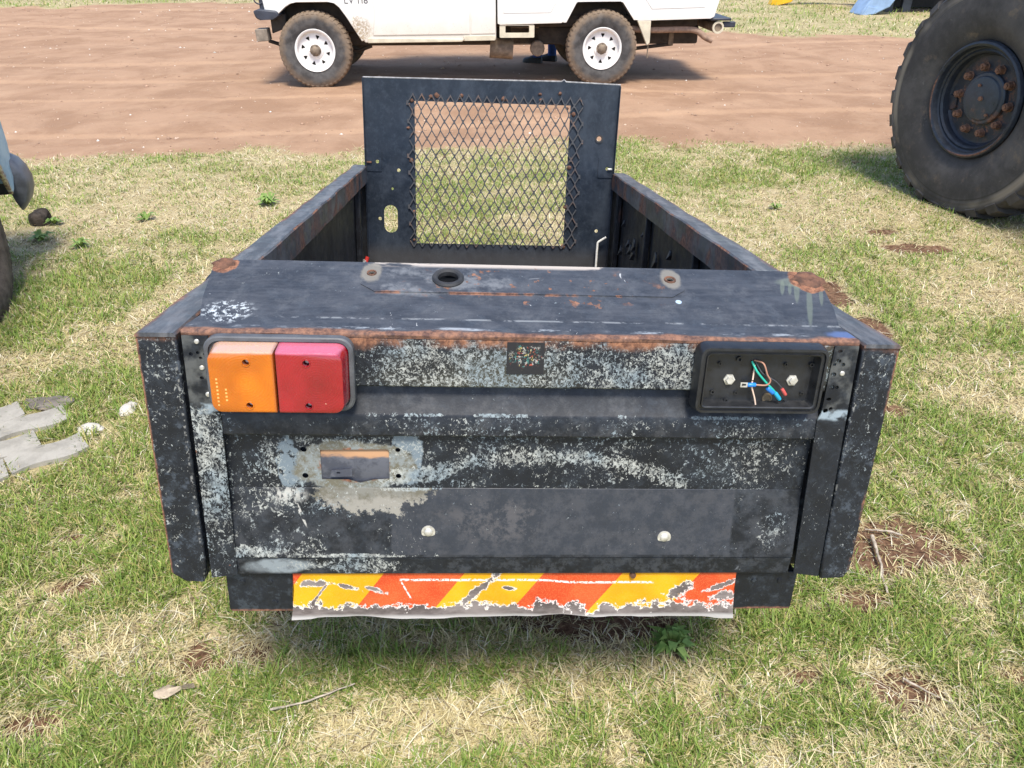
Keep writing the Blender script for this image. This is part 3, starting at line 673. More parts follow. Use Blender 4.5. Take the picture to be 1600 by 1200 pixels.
# --- bumper and hazard plate
b = bmesh.new(); loft(b, [[(u, yy, v) for u, v in rrect(-.537,.537,-.5525,-.466,.006,3)] for yy in (.016,.085)]); bump_ = from_bm('bumper', b, P_PLAIN, T, bevel=.0015)
for cx, cz in ((-.508,-.486),(-.458,-.486),(.455,-.486),(.505,-.486),(-.452,-.532)):
    b = bmesh.new(); lathe(b, [(0,.0135),(.0045,.0138),(.0055,.0165)], 10, 'y', (cx,0,cz)); from_bm('rivet', b, P_PLAIN, bump_)
m = M('hazard_plate_print'); x, y, z = m.xyz()
sN = m.sub(x, m.mul(m.add(z, .462), .707)); k_ = m.mul(m.add(sN, .396), 1/.1485)
par = m.op('PINGPONG', m.op('FLOOR', m.add(k_, 20.)), 1.)
red = m.mix(m.ramp(m.noise(12, 4), .4, .65), (.52, .055, .014), (.62, .095, .025)); yel = m.mix(m.ramp(m.noise(12, 4), .4, .65), (.66, .295, .003), (.74, .37, .008))
col = m.mix(par, yel, red)
dots = m.voro(420, out='Distance'); col = m.mix(m.mul(m.ramp(dots, .50, .2), .14), col, (.90, .60, .25))
n1 = m.noise(36, 4, .65); n2 = m.noise(120, 3, .6)
hgt = m.add(z, m.add(m.mul(m.sub(m.noise(24, 6, .7), .5), .10), m.mul(m.sub(n2, .5), .03)))
wl_ = m.mul(m.sub(m.noise(75, 6, .75), .5), 3.6)
e1 = m.lin(hgt, -.546, -.527, 1., 0.)
def dia(cx, cz, a, ln, wd):        # slanted scrape
    ca, sa = math.cos(a), math.sin(a); dx, dz = m.sub(x, cx), m.sub(z, cz)
    u = m.add(m.mul(dx, ca), m.mul(dz, sa)); v_ = m.sub(m.mul(dz, ca), m.mul(dx, sa))
    p, q = m.mul(u, 1/ln), m.mul(v_, 1/wd)
    return m.sub(1.35, m.add(m.op('SQRT', m.add(m.mul(p, p), m.mul(q, q))), wl_))
pe = m.mx(e1, dia(-.075,-.502,R_(44),.075,.008), dia(-.375,-.485,0,.032,.007), dia(-.315,-.493,-.3,.022,.005), dia(-.265,-.499,-.4,.022,.005), dia(-.015,-.497,-.2,.013,.004), dia(.310,-.502,.6,.028,.013), dia(.392,-.490,.4,.035,.006), dia(-.366,-.505,R_(55),.03,.003), dia(.40,-.515,.2,.025,.01))
edge = m.mul(m.ramp(pe, .22, .42), m.ramp(n2, .36, .44)); core = m.ramp(pe, .50, .62)
zl = m.add(m.mul(m.ramp(x, .02, .12), -.006), -.478)
chain = m.mul(m.mul(m.ramp(m.op('ABSOLUTE', m.sub(z, m.add(zl, m.mul(m.sub(n1, .5), .004)))), .0030, .0016), m.mul(m.ramp(x, -.222, -.218), m.ramp(x, .260, .255))), m.ramp(m.noise(260, 2), .40, .46))
vline = m.mul(m.ramp(m.op('ABSOLUTE', m.sub(m.add(x, m.mul(z, .48)), -.4485)), .0022, .0012), m.mul(m.ramp(z, -.520, -.516), m.ramp(z, -.476, -.480)))
wht = m.mx(edge, chain, m.mul(vline, m.ramp(m.noise(240, 2), .4, .46)), m.ramp(m.noise(60, 3, .6), .735, .75))
col = m.mix(m.mul(wht, .92), col, (.74, .72, .68))
met = m.mix(m.ramp(m.noise(18, 6, .7, vec=m.scl(.4, 1, 1)), .35, .65), (.085, .068, .062), (.24, .205, .19))
met = m.mix(m.ramp(z, -.552, -.561), met, (.42, .40, .38))
col = m.mix(core, col, met)
m.set(color=col, rough=m.mix(core, (.38,)*3, (.6,)*3), spec=.4, normal=m.bump(m.add(m.mul(m.noise(25, 4), 1.), m.mul(core, -.4)), .4, .002))
b = bmesh.new(); loops = []
for k in range(61):
    xx = -.414 + .829*k/60; wv = .0022*math.sin(k*.19+.6) + .0012*math.sin(k*.71+1) + random.uniform(-.0006,.0006) - (.004*math.exp(-((k-23)/3)**2)) * -1 + .003*math.exp(-((k-36)/4)**2)
    if k < 3: wv -= .004
    if k > 57: wv -= .003
    yb = .007 + .0025*math.sin(k*.27) + .001*math.sin(k*.9) - (.004 if k < 4 else 0); xx2 = xx + (-.008 if k == 0 else 0) + (.007 if k == 60 else 0)
    A1 = [(xx,.0095,-.460),(xx,.0085,-.50),(xx*.3+xx2*.7,.008,-.545+wv*.4),(xx2,yb,-.5615+wv)]
    loops.append(A1 + [(p[0], p[1]+.0022, p[2]) for p in reversed(A1)])
loft(b, loops); from_bm('hazard_plate', b, m.m, bump_, smooth=50)
b = bmesh.new(); lathe(b, [(0,.0015),(.005,.0020),(.006,.0055),(.0066,.0085)], 6, 'y', (.216,0,-.4665)); from_bm('plate_nut', b, RUSTY, bump_, smooth=0)

# --- left lamp (complete)
lamp = empty('tail_lamp', parent=T)
tag(lamp, 'complete rear lamp with amber and red lens')
def ringpts(x0, x1, z0, z1, r, y, n=5): return [(u, y, v) for u, v in rrect(x0, x1, z0, z1, r, n)]
b = bmesh.new()
loft(b, [ringpts(-.516,-.282,-.124,.002,.022,-.0042), ringpts(-.516,-.282,-.124,.002,.022,-.019), ringpts(-.514,-.284,-.122,.000,.022,-.021), ringpts(-.509,-.289,-.117,-.005,.018,-.021), ringpts(-.509,-.289,-.117,-.005,.018,-.016)])
from_bm('rubber_base', b, simple('grey_rubber', (.085, .090, .098), .55, 0, .25, 30, .15), lamp)
def lens_mat(name, c, c2, am):
    m = M(name); x, y, z = m.xyz(); n = m.noise(40, 4, .6); rb = m.op('SINE', m.mul(m.op('SQRT', m.add(m.op('POWER', m.sub(x, -.445 if am else -.335), 2.), m.op('POWER', m.add(z, .06), 2.))), 1500))
    col = m.mix(m.ramp(m.noise(9, 3), .35, .65), c, c2)
    sc = m.ramp(m.noise(26, 2, .5, vec=m.scl(1, 1, .4), dist=2.5), .715, .73)
    col = m.mix(m.mul(sc, .65), col, (.9, .62, .45))
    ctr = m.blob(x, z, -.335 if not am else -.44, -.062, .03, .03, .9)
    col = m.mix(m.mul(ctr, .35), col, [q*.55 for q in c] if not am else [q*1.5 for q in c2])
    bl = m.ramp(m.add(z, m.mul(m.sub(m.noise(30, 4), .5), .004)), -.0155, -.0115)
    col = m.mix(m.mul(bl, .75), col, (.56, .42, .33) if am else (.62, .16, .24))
    sm = m.ramp(m.sub(x, -.3985), 0., .008) if not am else m.ramp(x, -.399, -.405)
    col = m.mix(m.mul(m.sub(1., sm), .5), col, (.16, .03, .03))
    m.set(color=col, rough=m.lin(n, .3, .7, .16, .32), coat=.9, coatr=.07, sss=.15, normal=m.bump(m.add(m.mul(rb, .30), m.mul(n, .4)), .18, .001), spec=.55)
    m.bsdf.inputs['Subsurface Radius'].default_value = (1, .35, .1) if am else (1, .08, .06); m.bsdf.inputs['Subsurface Scale'].default_value = .01
    return m.m
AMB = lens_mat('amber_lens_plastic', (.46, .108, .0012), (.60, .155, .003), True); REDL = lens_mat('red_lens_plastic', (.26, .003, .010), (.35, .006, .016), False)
def lens(name, x0, x1, mt, left):
    r4 = lambda r: [r if left else .001, .001 if left else r, .001 if left else r, r if left else .001]
    b = bmesh.new(); cx = (x0+x1)/2
    Lp = []
    for yy, ins, r in ((-.016,0,.018),(-.049,.0035,.017),(-.0545,.0050,.015),(-.0560,.0075,.013)):
        i0, i1 = (ins, ins*.25) if left else (ins*.25, ins)
        Lp.append(ringpts(x0+i0, x1-i1, -.1165+ins*.9, -.006-ins*1.1, r4(r), yy))
    loft(b, Lp, True, False); front = [(u, v) for u, _, v in Lp[-1]]
    scr = [circle(cx + (.010 if left else -.006), zz, .0052, 14) for zz in (-.028, -.100)]
    tri = tessellate_polygon([[Vector((u, v, 0)) for u, v in l] for l in [front] + scr]); fl_ = front + [p for s_ in scr for p in s_]
    V = [b.verts.new((u, -.0560, v)) for u, v in fl_]
    for t in tri: b.faces.new([V[i] for i in t])
    k = len(front)
    for s_ in scr:
        B2 = [b.verts.new((u, -.040, v)) for u, v in s_]; n = len(s_)
        for i in range(n): b.faces.new((V[k+i], V[k+(i+1)%n], B2[(i+1)%n], B2[i]))
        b.faces.new(B2); k += n
    bmesh.ops.remove_doubles(b, verts=b.verts, dist=.00005)
    o = from_bm(name, b, mt, lamp, smooth=40)
    for zz in (-.028, -.100):
        c_ = cx + (.010 if left else -.006)
        b = bmesh.new(); lathe(b, [(.0052,-.0562),(.0056,-.0572),(.0068,-.0572),(.0072,-.0562)], 16, 'y', (c_,0,zz)); from_bm('screw_collar', b, mt, lamp)
        b = bmesh.new(); lathe(b, [(0,-.0455),(.0036,-.0450),(.0040,-.041)], 10, 'y', (c_,0,zz)); from_bm('screw', b, ZINC, lamp)
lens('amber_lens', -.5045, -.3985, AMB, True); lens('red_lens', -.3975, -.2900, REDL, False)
EMB = simple('worn_amber_marking', (.80, .42, .12), .5, 0, .15, 60, 0)
for x_, zs in ((-.489, [-.056-.0062*i for i in range(8)]), (-.476, [-.073-.006*i for i in range(4)])):
    b = bmesh.new()
    for q in zs: box(b, (x_-.0012, -.0564, q-.0016), (x_+.0018, -.0559, q+.0012))
    from_bm('moulded_mark', b, EMB, lamp, smooth=0)

# --- right lamp: only the housing is left
hous = empty('lamp_housing', parent=T); tag(hous, 'empty black lamp housing with loose wires and two bolts')
b = bmesh.new()
A4 = (.279,.493,-.1165,-.0005)
def ins(d): return (A4[0]+d, A4[1]-d, A4[2]+d, A4[3]-d)
loft(b, [ringpts(*ins(-.003),.016,-.0042), ringpts(*ins(-.003),.016,-.010), ringpts(*ins(0),.015,-.027), ringpts(*ins(.001),.014,-.030), ringpts(*ins(.005),.011,-.030), ringpts(*ins(.0055),.0105,-.026), ringpts(*ins(.0095),.008,-.026), ringpts(*ins(.0105),.007,-.030), ringpts(*ins(.0125),.006,-.029), ringpts(*ins(.016),.005,-.010), ringpts(*ins(.0165),.005,-.009)])
from_bm('tray', b, PLASTIC, hous, smooth=40)
for cx in (.338, .446):
    b = bmesh.new(); lathe(b, [(0,-.0165),(.0060,-.0165),(.0068,-.0155),(.0068,-.0115),(.0100,-.0113),(.0102,-.0090)], 6, 'y', (cx,0,-.063)); from_bm('bolt', b, ZINC, hous, smooth=20)
for cx, cz, r in ((.350,-.026,.005),(.318,-.034,.003),(.430,-.034,.003),(.474,-.034,.004),(.312,-.085,.004),(.352,-.086,.003),(.337,-.100,.004),(.436,-.101,.006),(.466,-.086,.003),(.40,-.05,.004)):
    b = bmesh.new(); lathe(b, [(r*.5,-.0095),(r*.5,-.0135),(r,-.0135),(r,-.0088)], 12, 'y', (cx,0,cz)); from_bm('screw_post', b, PLASTIC, hous)
b = bmesh.new(); lathe(b, [(0,-.0100),(.0055,-.0100),(.0060,-.0115),(.0085,-.0112),(.0092,-.0088)], 18, 'y', (.408,0,-.096)); from_bm('plug', b, simple('brass_plug', (.16, .12, .07), .6, .3, .3, 80), hous)
def wire(pts, r, colr, nm='wire'):
    b = bmesh.new(); tube(b, smooth_path(pts, 6), r, 8); from_bm(nm, b, simple(nm + '_sheath', colr, .45, 0, .1, 50, 0), hous, smooth=60)
W0 = (.374, -.012, -.031)
wire([(.372,-.010,-.030),(.380,-.020,-.045),(.398,-.023,-.064),(.412,-.024,-.077),(.420,-.023,-.088)], .0019, (.02, .42, .30), 'green_wire')
wire([(.376,-.010,-.028),(.388,-.020,-.030),(.396,-.024,-.048),(.402,-.026,-.058),(.396,-.026,-.066),(.378,-.022,-.067)], .0014, (.42, .21, .14), 'brown_wire')
wire([(.378,-.010,-.030),(.390,-.018,-.048),(.412,-.022,-.060),(.426,-.022,-.074),(.430,-.022,-.082)], .0013, (.05, .05, .055), 'dark_wire')
wire([(.378,-.010,-.036),(.375,-.018,-.060),(.374,-.020,-.070),(.382,-.021,-.092),(.386,-.022,-.106),(.390,-.022,-.1095),(.402,-.020,-.111)], .0014, (.70, .52, .40), 'cream_wire')
def sleeve(a, c_, r, colr, nm):
    b = bmesh.new(); a, c_ = Vector(a), Vector(c_); tube(b, [a, a+(c_-a)*.08, a+(c_-a)*.92, c_], [r*.8, r, r, r*.75], 12); from_bm(nm, b, simple(nm + '_plastic', colr, .35, 0, .1, 50, 0), hous, smooth=50)
sleeve((.366,-.022,-.0675), (.380,-.022,-.067), .0036, (.02, .22, .72), 'blue_connector')
sleeve((.400,-.023,-.072), (.412,-.024,-.081), .0042, (.02, .20, .65), 'blue_connector')
sleeve((.414,-.024,-.080), (.425,-.023,-.093), .0036, (.02, .36, .55), 'blue_connector')
sleeve((.425,-.023,-.073), (.434,-.022,-.085), .0030, (.62, .10, .09), 'red_connector')
b = bmesh.new(); plate(b, [(.354,-.0715),(.366,-.0715),(.366,-.0632),(.354,-.0632)], [[(.3560,-.0695),(.3635,-.0690),(.3635,-.0655),(.3560,-.0650)]], XZ(-.023), 0, .0016); from_bm('spade_terminal', b, ZINC, hous, smooth=0)

# --- running gear (below and beside the box)
TYRE = simple('tyre_rubber', (.035, .034, .033), .85, 0, .35, 18, .3, .3)
MW = TM.inverted()
def tyre_bm(R, r, w, lug=.0, nl=36, crown=.9, n=64, lugw=.5):
    """tyre about the x axis; lugs are part of the same rubber"""
    b = bmesh.new(); h = w/2
    pr = [(r,-h*.70),(r+.012*R/.4,-h*.82),(r+(R-r)*.35,-h*.99),(r+(R-r)*.6,-h),(R*.955,-h*.93),(R*.985,-h*.80),(R,-h*.5),(R*1.004,0),(R,h*.5),(R*.985,h*.80),(R*.955,h*.93),(r+(R-r)*.6,h),(r+(R-r)*.35,h*.99),(r+.012*R/.4,h*.82),(r,h*.70)]
    lathe(b, pr, n, 'x', close=True)
    if lug:
        for i in range(nl):
            for sgn in (-1, 1):
                t0 = 2*math.pi*(i + (.5 if sgn > 0 else 0))/nl; dt = 2*math.pi/nl*lugw
                P = []
                for (a, rr) in ((.06,R+lug),(.55,R+lug*.9),(.86,R*.985+lug*.6),(.965,R*.945),(.93,R*.93),(.5,R*.97),(.06,R*.98)):
                    P.append((sgn*h*a, rr))
                tw = .35*dt
                lp = []
                for e in (-.5, .5):
                    lp.append([(xx, rr*math.cos(t0+e*dt+tw*(abs(xx)/h)), rr*math.sin(t0+e*dt+tw*(abs(xx)/h))) for xx, rr in P])
                loft(b, lp)
    return b
wheel_y = .95
for sx in (-1, 1):
    wp = TM @ Vector((sx*.715, wheel_y, -.3)); Rw = .305
    wh = empty('wheel', parent=T); wh.matrix_world = Matrix.Translation((wp.x, wp.y, gz(wp.x, wp.y) + Rw - .006)) @ Matrix.Rotation(math.atan2(TM[1][0], TM[0][0]), 4, 'Z')
    wh.matrix_parent_inverse = Matrix.Identity(4); wh.matrix_local = MW @ wh.matrix_basis if False else MW @ (Matrix.Translation((wp.x, wp.y, gz(wp.x, wp.y) + Rw - .006)) @ Matrix.Rotation(math.atan2(TM[1][0], TM[0][0]), 4, 'Z'))
    from_bm('tyre', tyre_bm(Rw, .175, .145), TYRE, wh, smooth=50)
    b = bmesh.new(); lathe(b, [(.172,-.055),(.176,-.05),(.165,-.03),(.15,sx*.02),(.06,sx*.035),(.0,sx*.035)], 32, 'x'); from_bm('rim', b, P_PLAIN, wh)
    b = bmesh.new(); loops = []
    for k in range(13):
        a = R_(15 + 150*k/12); cy, cz = wheel_y + .37*math.cos(a), -.47 + .345*math.sin(a)
        loops.append([(sx*.632,cy,cz),(sx*.80,cy,cz),(sx*.80,cy,cz-.012),(sx*.632,cy,cz-.012)])
    loft(b, loops); from_bm('mudguard', b, P_PLAIN, T, smooth=40)
b = bmesh.new(); za = -.56
tube(b, [(-.70,wheel_y,-.59),(.70,wheel_y,-.555)], .03, 12); from_bm('axle', b, RUSTY, T)
for sx in (-1, 1):
    b = bmesh.new(); box(b, (sx*.42-.03, .09, -.525), (sx*.42+.03, L-.02, -.463)); from_bm('chassis_rail', b, P_PLAIN, T, bevel=.004)
    b = bmesh.new(); tube(b, [(sx*.42,L-.03,-.50),(sx*.03,L+.36,-.535)], .028, 8); from_bm('drawbar', b, P_PLAIN, T)
b = bmesh.new(); box(b, (-.05, L+.30, -.575), (.05, L+.44, -.505)); from_bm('coupling', b, RUSTY, T, bevel=.01)

# ============================================================ WHITE PICKUP
def mk_white():
    m = M('dusty_white_paint'); x, y, z = m.xyz()
    n = m.noise(5, 5, .65); d = m.mul(m.ramp(m.add(z, m.mul(m.sub(n, .5), .35)), .86, .50), .55)
    mud = m.mul(m.blob(x, z, .52, .60, .17, .16, .5, m.mul(m.sub(m.noise(13, 5, .7), .5), 1.4)), m.ramp(m.noise(45, 4, .7), .40, .55))
    sp = m.mul(m.ramp(m.noise(80, 3, .6), .62, .68), m.ramp(z, .8, .55))
    c = m.mix(d, (.80, .79, .74), (.60, .52, .40)); c = m.mix(m.mul(m.mx(mud, m.mul(sp, .5)), .8), c, (.33, .235, .13))
    m.set(color=c, rough=.38, coat=.2); return m.m
WHITE = mk_white()
UNDER = simple('dusty_underbody', (.045, .036, .028), .9, 0, .4, 12, .4)
DUSTMET = simple('dusty_brown_metal', (.20, .155, .11), .8, 0, .35, 16, .3)
GLASS = M('dark_window_glass').set(color=(.02, .025, .028), rough=.06, spec=.6).m
CREAM = simple('dusty_cream_paint', (.62, .56, .42), .6, 0, .12, 10, .1)
CHAR = simple('charcoal_bumper_paint', (.035, .04, .055), .5, 0, .3, 12, .15)
LM = Matrix.Translation((-2.222, 9.403, gz(-2.2, 9.4) - .004)) @ Matrix.Rotation(R_(3.043), 4, 'Z')
lc = empty('pickup_truck', 'dusty white pickup with canopy and white spoked wheels on the red earth', 'pickup truck', mw=LM)
WB = 3.2586
sideP = lambda u, v, w: (u, w, v)
def arc(cx, cz, r, a0, a1, n=8): return [(cx + r*math.cos(R_(a0+(a1-a0)*k/n)), cz + r*math.sin(R_(a0+(a1-a0)*k/n))) for k in range(n+1)]
cab = [(-.50,.80),(-.53,1.10),(-.48,1.16),(.70,1.22),(1.02,1.90),(1.10,1.95),(1.98,1.96),(2.04,1.90),(2.045,.50),(2.03,.486),(.575,.470),(.545,.492),(.40,.74),(.33,.84),(.27,.885),(.22,.895),(-.15,.893),(-.205,.884),(-.28,.845),(-.345,.785),(-.375,.775),(-.44,.78)]
b = bmesh.new(); prism(b, cab, sideP, -.02, 1.66); body = from_bm('body', b, WHITE, lc, bevel=.016)
bed = [(2.062,.66),(2.09,.648),(2.78,.662),(2.82,.685),(2.92,.865),(2.955,.888),(3.44,.891),(3.475,.88),(3.61,.70),(3.66,.680),(4.48,.70),(4.52,.72),(4.56,.90),(4.575,1.2),(4.54,1.93),(4.48,1.96),(2.14,1.96),(2.09,1.9),(2.062,1.2)]
b = bmesh.new(); prism(b, bed, sideP, -.03, 1.67); canopy = from_bm('load_body', b, WHITE, lc, bevel=.016)
# flares, door, sill, panel grooves
b = bmesh.new(); fl = [(-.43,.765),(-.36,.762),(-.27,.835),(-.20,.872),(-.15,.882),(.215,.884),(.262,.874),(.318,.83),(.388,.73),(.535,.485),(.565,.50),(.43,.75),(.345,.865),(.28,.912),(.22,.922),(-.155,.920),(-.22,.908),(-.30,.865),(-.38,.795),(-.44,.795)]
prism(b, fl, sideP, -.040, -.018); from_bm('wheel_flare', b, WHITE, body, bevel=.006)
b = bmesh.new(); prism(b, [(2.80,.668),(2.835,.668),(2.94,.862),(2.965,.876),(3.435,.879),(3.465,.868),(3.60,.69),(3.64,.69),(3.49,.893),(3.45,.912),(2.95,.909),(2.90,.878)], sideP, -.050, -.028); from_bm('wheel_flare', b, WHITE, canopy, bevel=.006)
b = bmesh.new(); prism(b, [(.665,.545),(1.752,.553),(1.752,1.22),(.68,1.20),(.66,1.0),(.70,.80)], sideP, -.029, -.019); door = from_bm('door', b, WHITE, lc, bevel=.006)
b = bmesh.new(); box(b, (1.55, -.05, 1.05), (1.70, -.029, 1.085)); from_bm('handle', b, PLASTIC, door, bevel=.006)
b = bmesh.new(); prism(b, [(1.764,.553),(2.036,.556),(2.036,1.22),(1.764,1.22)], sideP, -.027, -.019); from_bm('rear_quarter', b, WHITE, body, bevel=.005)
b = bmesh.new(); prism(b, [(.60,.466),(1.66,.474),(1.67,.49),(1.66,.505),(.60,.520)], sideP, -.034, -.018); from_bm('sill', b, CREAM, lc, bevel=.006)
b = bmesh.new(); prism(b, [(1.68,.484),(2.036,.488),(2.036,.536),(1.68,.534)], sideP, -.032, -.018); from_bm('sill', b, CREAM, lc, bevel=.006)
b = bmesh.new(); prism(b, [(3.72,.90),(3.80,.80),(4.40,.815),(4.42,.98),(3.72,.96)], sideP, -.034, -.029); from_bm('pressed_panel', b, WHITE, canopy, bevel=.004)
b = bmesh.new(); prism(b, [(2.13,.765),(2.66,.77),(2.76,.95),(2.76,1.15),(2.13,1.15)], sideP, -.034, -.029); from_bm('pressed_panel', b, WHITE, canopy, bevel=.004)
for pts, par in (([(.86,1.25),(1.70,1.27),(1.70,1.82),(1.11,1.82)], body), ([(2.3,1.3),(3.25,1.3),(3.25,1.8),(2.3,1.8)], canopy), ([(3.4,1.3),(4.4,1.3),(4.38,1.8),(3.4,1.8)], canopy)):
    for s, (a_, c_) in enumerate(((-.036,-.018), (1.658,1.680))):
        b = bmesh.new(); prism(b, pts, sideP, a_, c_); from_bm('window', b, GLASS, par)
b = bmesh.new(); box(b, (0, .15, 0), (.012, 1.49, .66), Matrix.Translation((.745, 0, 1.27)) @ Matrix.Rotation(R_(25.2), 4, 'Y')); from_bm('windscreen', b, GLASS, body)
# lettering on the wing
LETP = simple('grey_lettering_paint', (.10, .10, .11), .6, 0, .1, 20, 0)
for ch_, xo in (('L',.372),('V',.424),('1',.508),('1',.548),('8',.588)):
    fc = bpy.data.curves.new('glyph', 'FONT'); fc.body = ch_; fc.size = .098; fc.extrude = .0006
    fo = bpy.data.objects.new('glyph_tmp', fc); COL.objects.link(fo); bpy.context.view_layer.update()
    tme = bpy.data.meshes.new_from_object(fo.evaluated_get(bpy.context.evaluated_depsgraph_get())); bpy.data.objects.remove(fo)
    tme.materials.clear(); tme.materials.append(LETP)
    to = link(bpy.data.objects.new('letter' if ch_.isalpha() else 'digit', tme), body); to.location = (xo, -.0225, .868); to.rotation_euler = (R_(90), 0, 0)
# underside
for nm, a_, c_ in (('chassis', (-.35,.30,.40), (4.45,.42,.60)), ('chassis', (-.35,1.2,.40), (4.45,1.32,.60)), ('underbody', (.62,.22,.50), (2.0,1.40,.62)), ('underbody', (2.0,.20,.60), (4.4,1.42,.72)), ('wheel_liner', (-.34,.24,.55), (.50,1.40,.90)), ('wheel_liner', (2.86,.24,.60), (3.58,1.40,.90)), ('fuel_tank', (2.60,.75,.42), (2.85,1.15,.62)), ('gearbox', (1.0,.65,.36), (1.55,1.0,.52))):
    b = bmesh.new(); box(b, a_, c_); from_bm(nm, b, UNDER, lc, bevel=.02)
for xx in (0, WB):
    b = bmesh.new(); tube(b, [(xx,.05,.385),(xx,.65,.385),(xx,.78,.385),(xx,.95,.385),(xx,1.60,.385)], [.05,.05,.13,.05,.05], 12); from_bm('axle', b, UNDER, lc)
    for yy in (.32, 1.30):
        b = bmesh.new(); tube(b, [(xx-.58,yy,.46),(xx-.3,yy,.37),(xx,yy,.325),(xx+.45,yy,.35),(xx+.90 if xx else xx+.6,yy,.40)], .022, 6); from_bm('leaf_spring', b, UNDER, lc)
        if xx:
            b = bmesh.new(); box(b, (xx+.84,yy-.03,.39), (xx+.90,yy+.03,.53)); from_bm('spring_shackle', b, DUSTMET, lc, bevel=.008)
b = bmesh.new(); tube(b, smooth_path([(2.2,.45,.46),(2.9,.42,.52),(3.4,.16,.60),(3.75,.08,.575),(4.20,.08,.578),(4.36,.06,.565),(4.46,.05,.50),(4.55,.05,.462)], 5), .034, 12); from_bm('exhaust_pipe', b, simple('rusty_exhaust', (.30, .20, .14), .8, 0, .3, 20, .3), lc, smooth=60)
b = bmesh.new(); tube(b, [(1.98,.25,.38),(2.25,.24,.36)], .11, 14); from_bm('air_tank', b, DUSTMET, lc)
b = bmesh.new(); box(b, (2.22,.30,.40), (2.56,.34,.60)); from_bm('mounting_plate', b, DUSTMET, lc, bevel=.01)
b = bmesh.new(); lathe(b, [(0,-.03),(.075,-.03),(.085,-.02),(.085,.05),(0,.05)], 16, 'y', (2.535,.22,.37)); from_bm('brake_drum_cover', b, DUSTMET, lc)
b = bmesh.new(); plate(b, rrect(2.085,2.478,.512,.648,.012,3), [rrect(2.150,2.420,.560,.636,.01,3)], sideP, -.02, .05); from_bm('side_step', b, CREAM, lc, bevel=.006)
b = bmesh.new(); prism(b, [(3.645,.682),(3.80,.682),(3.805,.45),(3.775,.42)], sideP, -.03, .03); from_bm('mudflap_bracket', b, CREAM, lc, bevel=.006)
b = bmesh.new(); tube(b, [(3.79,.0,.46),(3.797,.0,.285)], .008, 6); from_bm('mudflap_rod', b, DUSTMET, lc)
b = bmesh.new(); tube(b, [(4.60,.05,.60),(4.60,1.60,.60)], .062, 16); from_bm('rear_bumper_tube', b, DUSTMET, lc)
b = bmesh.new(); lathe(b, [(.045,-.012),(.066,-.012),(.068,.012),(.045,.012)], 18, 'y', (4.60,.045,.60), close=True); from_bm('bumper_tube_end', b, CREAM, lc)
b = bmesh.new(); box(b, (4.50,.02,.672), (4.74,1.62,.70)); box(b, (4.66,.04,.60), (4.80,.10,.66)); from_bm('rear_step', b, CHAR, lc, bevel=.01)
# front bar
b = bmesh.new(); prism(b, [(-.62,.80),(-.56,.82),(-.36,.80),(-.34,.755),(-.40,.715),(-.56,.708),(-.60,.73)], sideP, -.06, 1.70); fb = from_bm('front_bumper', b, CHAR, lc, bevel=.015)
for yy in (.05, .45, 1.2, 1.6):
    b = bmesh.new(); box(b, (-.56,yy-.03,.80), (-.49,yy+.03,1.25)); from_bm('bull_bar_upright', b, CHAR, fb, bevel=.01)
b = bmesh.new(); tube(b, smooth_path([(-.55,.02,1.05),(-.60,.0,1.0),(-.60,.0,.90),(-.56,.01,.865),(-.52,.02,.88)], 5), .008, 8); from_bm('wire_loop', b, CHAR, fb)
b = bmesh.new(); tube(b, [(-.56,.02,1.22),(-.56,1.63,1.22)], .03, 10); from_bm('bull_bar_tube', b, CHAR, fb)
b = bmesh.new(); box(b, (-.605,-.03,.520), (-.475,.16,.645), Matrix.Rotation(R_(-3), 4, 'Y')); from_bm('buffer_block', b, simple('dusty_wood_block', (.24, .20, .155), .9, 0, .3, 14, .3), lc, bevel=.008)
b = bmesh.new(); prism(b, [(-.47,.56),(-.30,.62),(-.30,.76),(-.47,.74)], sideP, .06, .16); from_bm('bumper_bracket', b, UNDER, lc, bevel=.01)
RIMW = simple('white_rim_paint', (.80, .78, .74), .5, 0, .10, 9, .1)
m = M('dusty_tyre'); x, y, z = m.xyz(); rr = m.op('SQRT', m.add(m.mul(y, y), m.mul(z, z)))
c = m.mix(m.mul(m.ramp(m.add(rr, m.mul(m.sub(m.noise(12, 5, .7), .5), .12)), .30, .39), .72), m.mix(m.ramp(m.noise(9, 4), .35, .65), (.055, .052, .050), (.11, .105, .10)), (.26, .185, .12))
m.set(color=c, rough=.9, spec=.25, normal=m.bump(m.noise(40, 4), .3, .004)); DTYRE = m.m
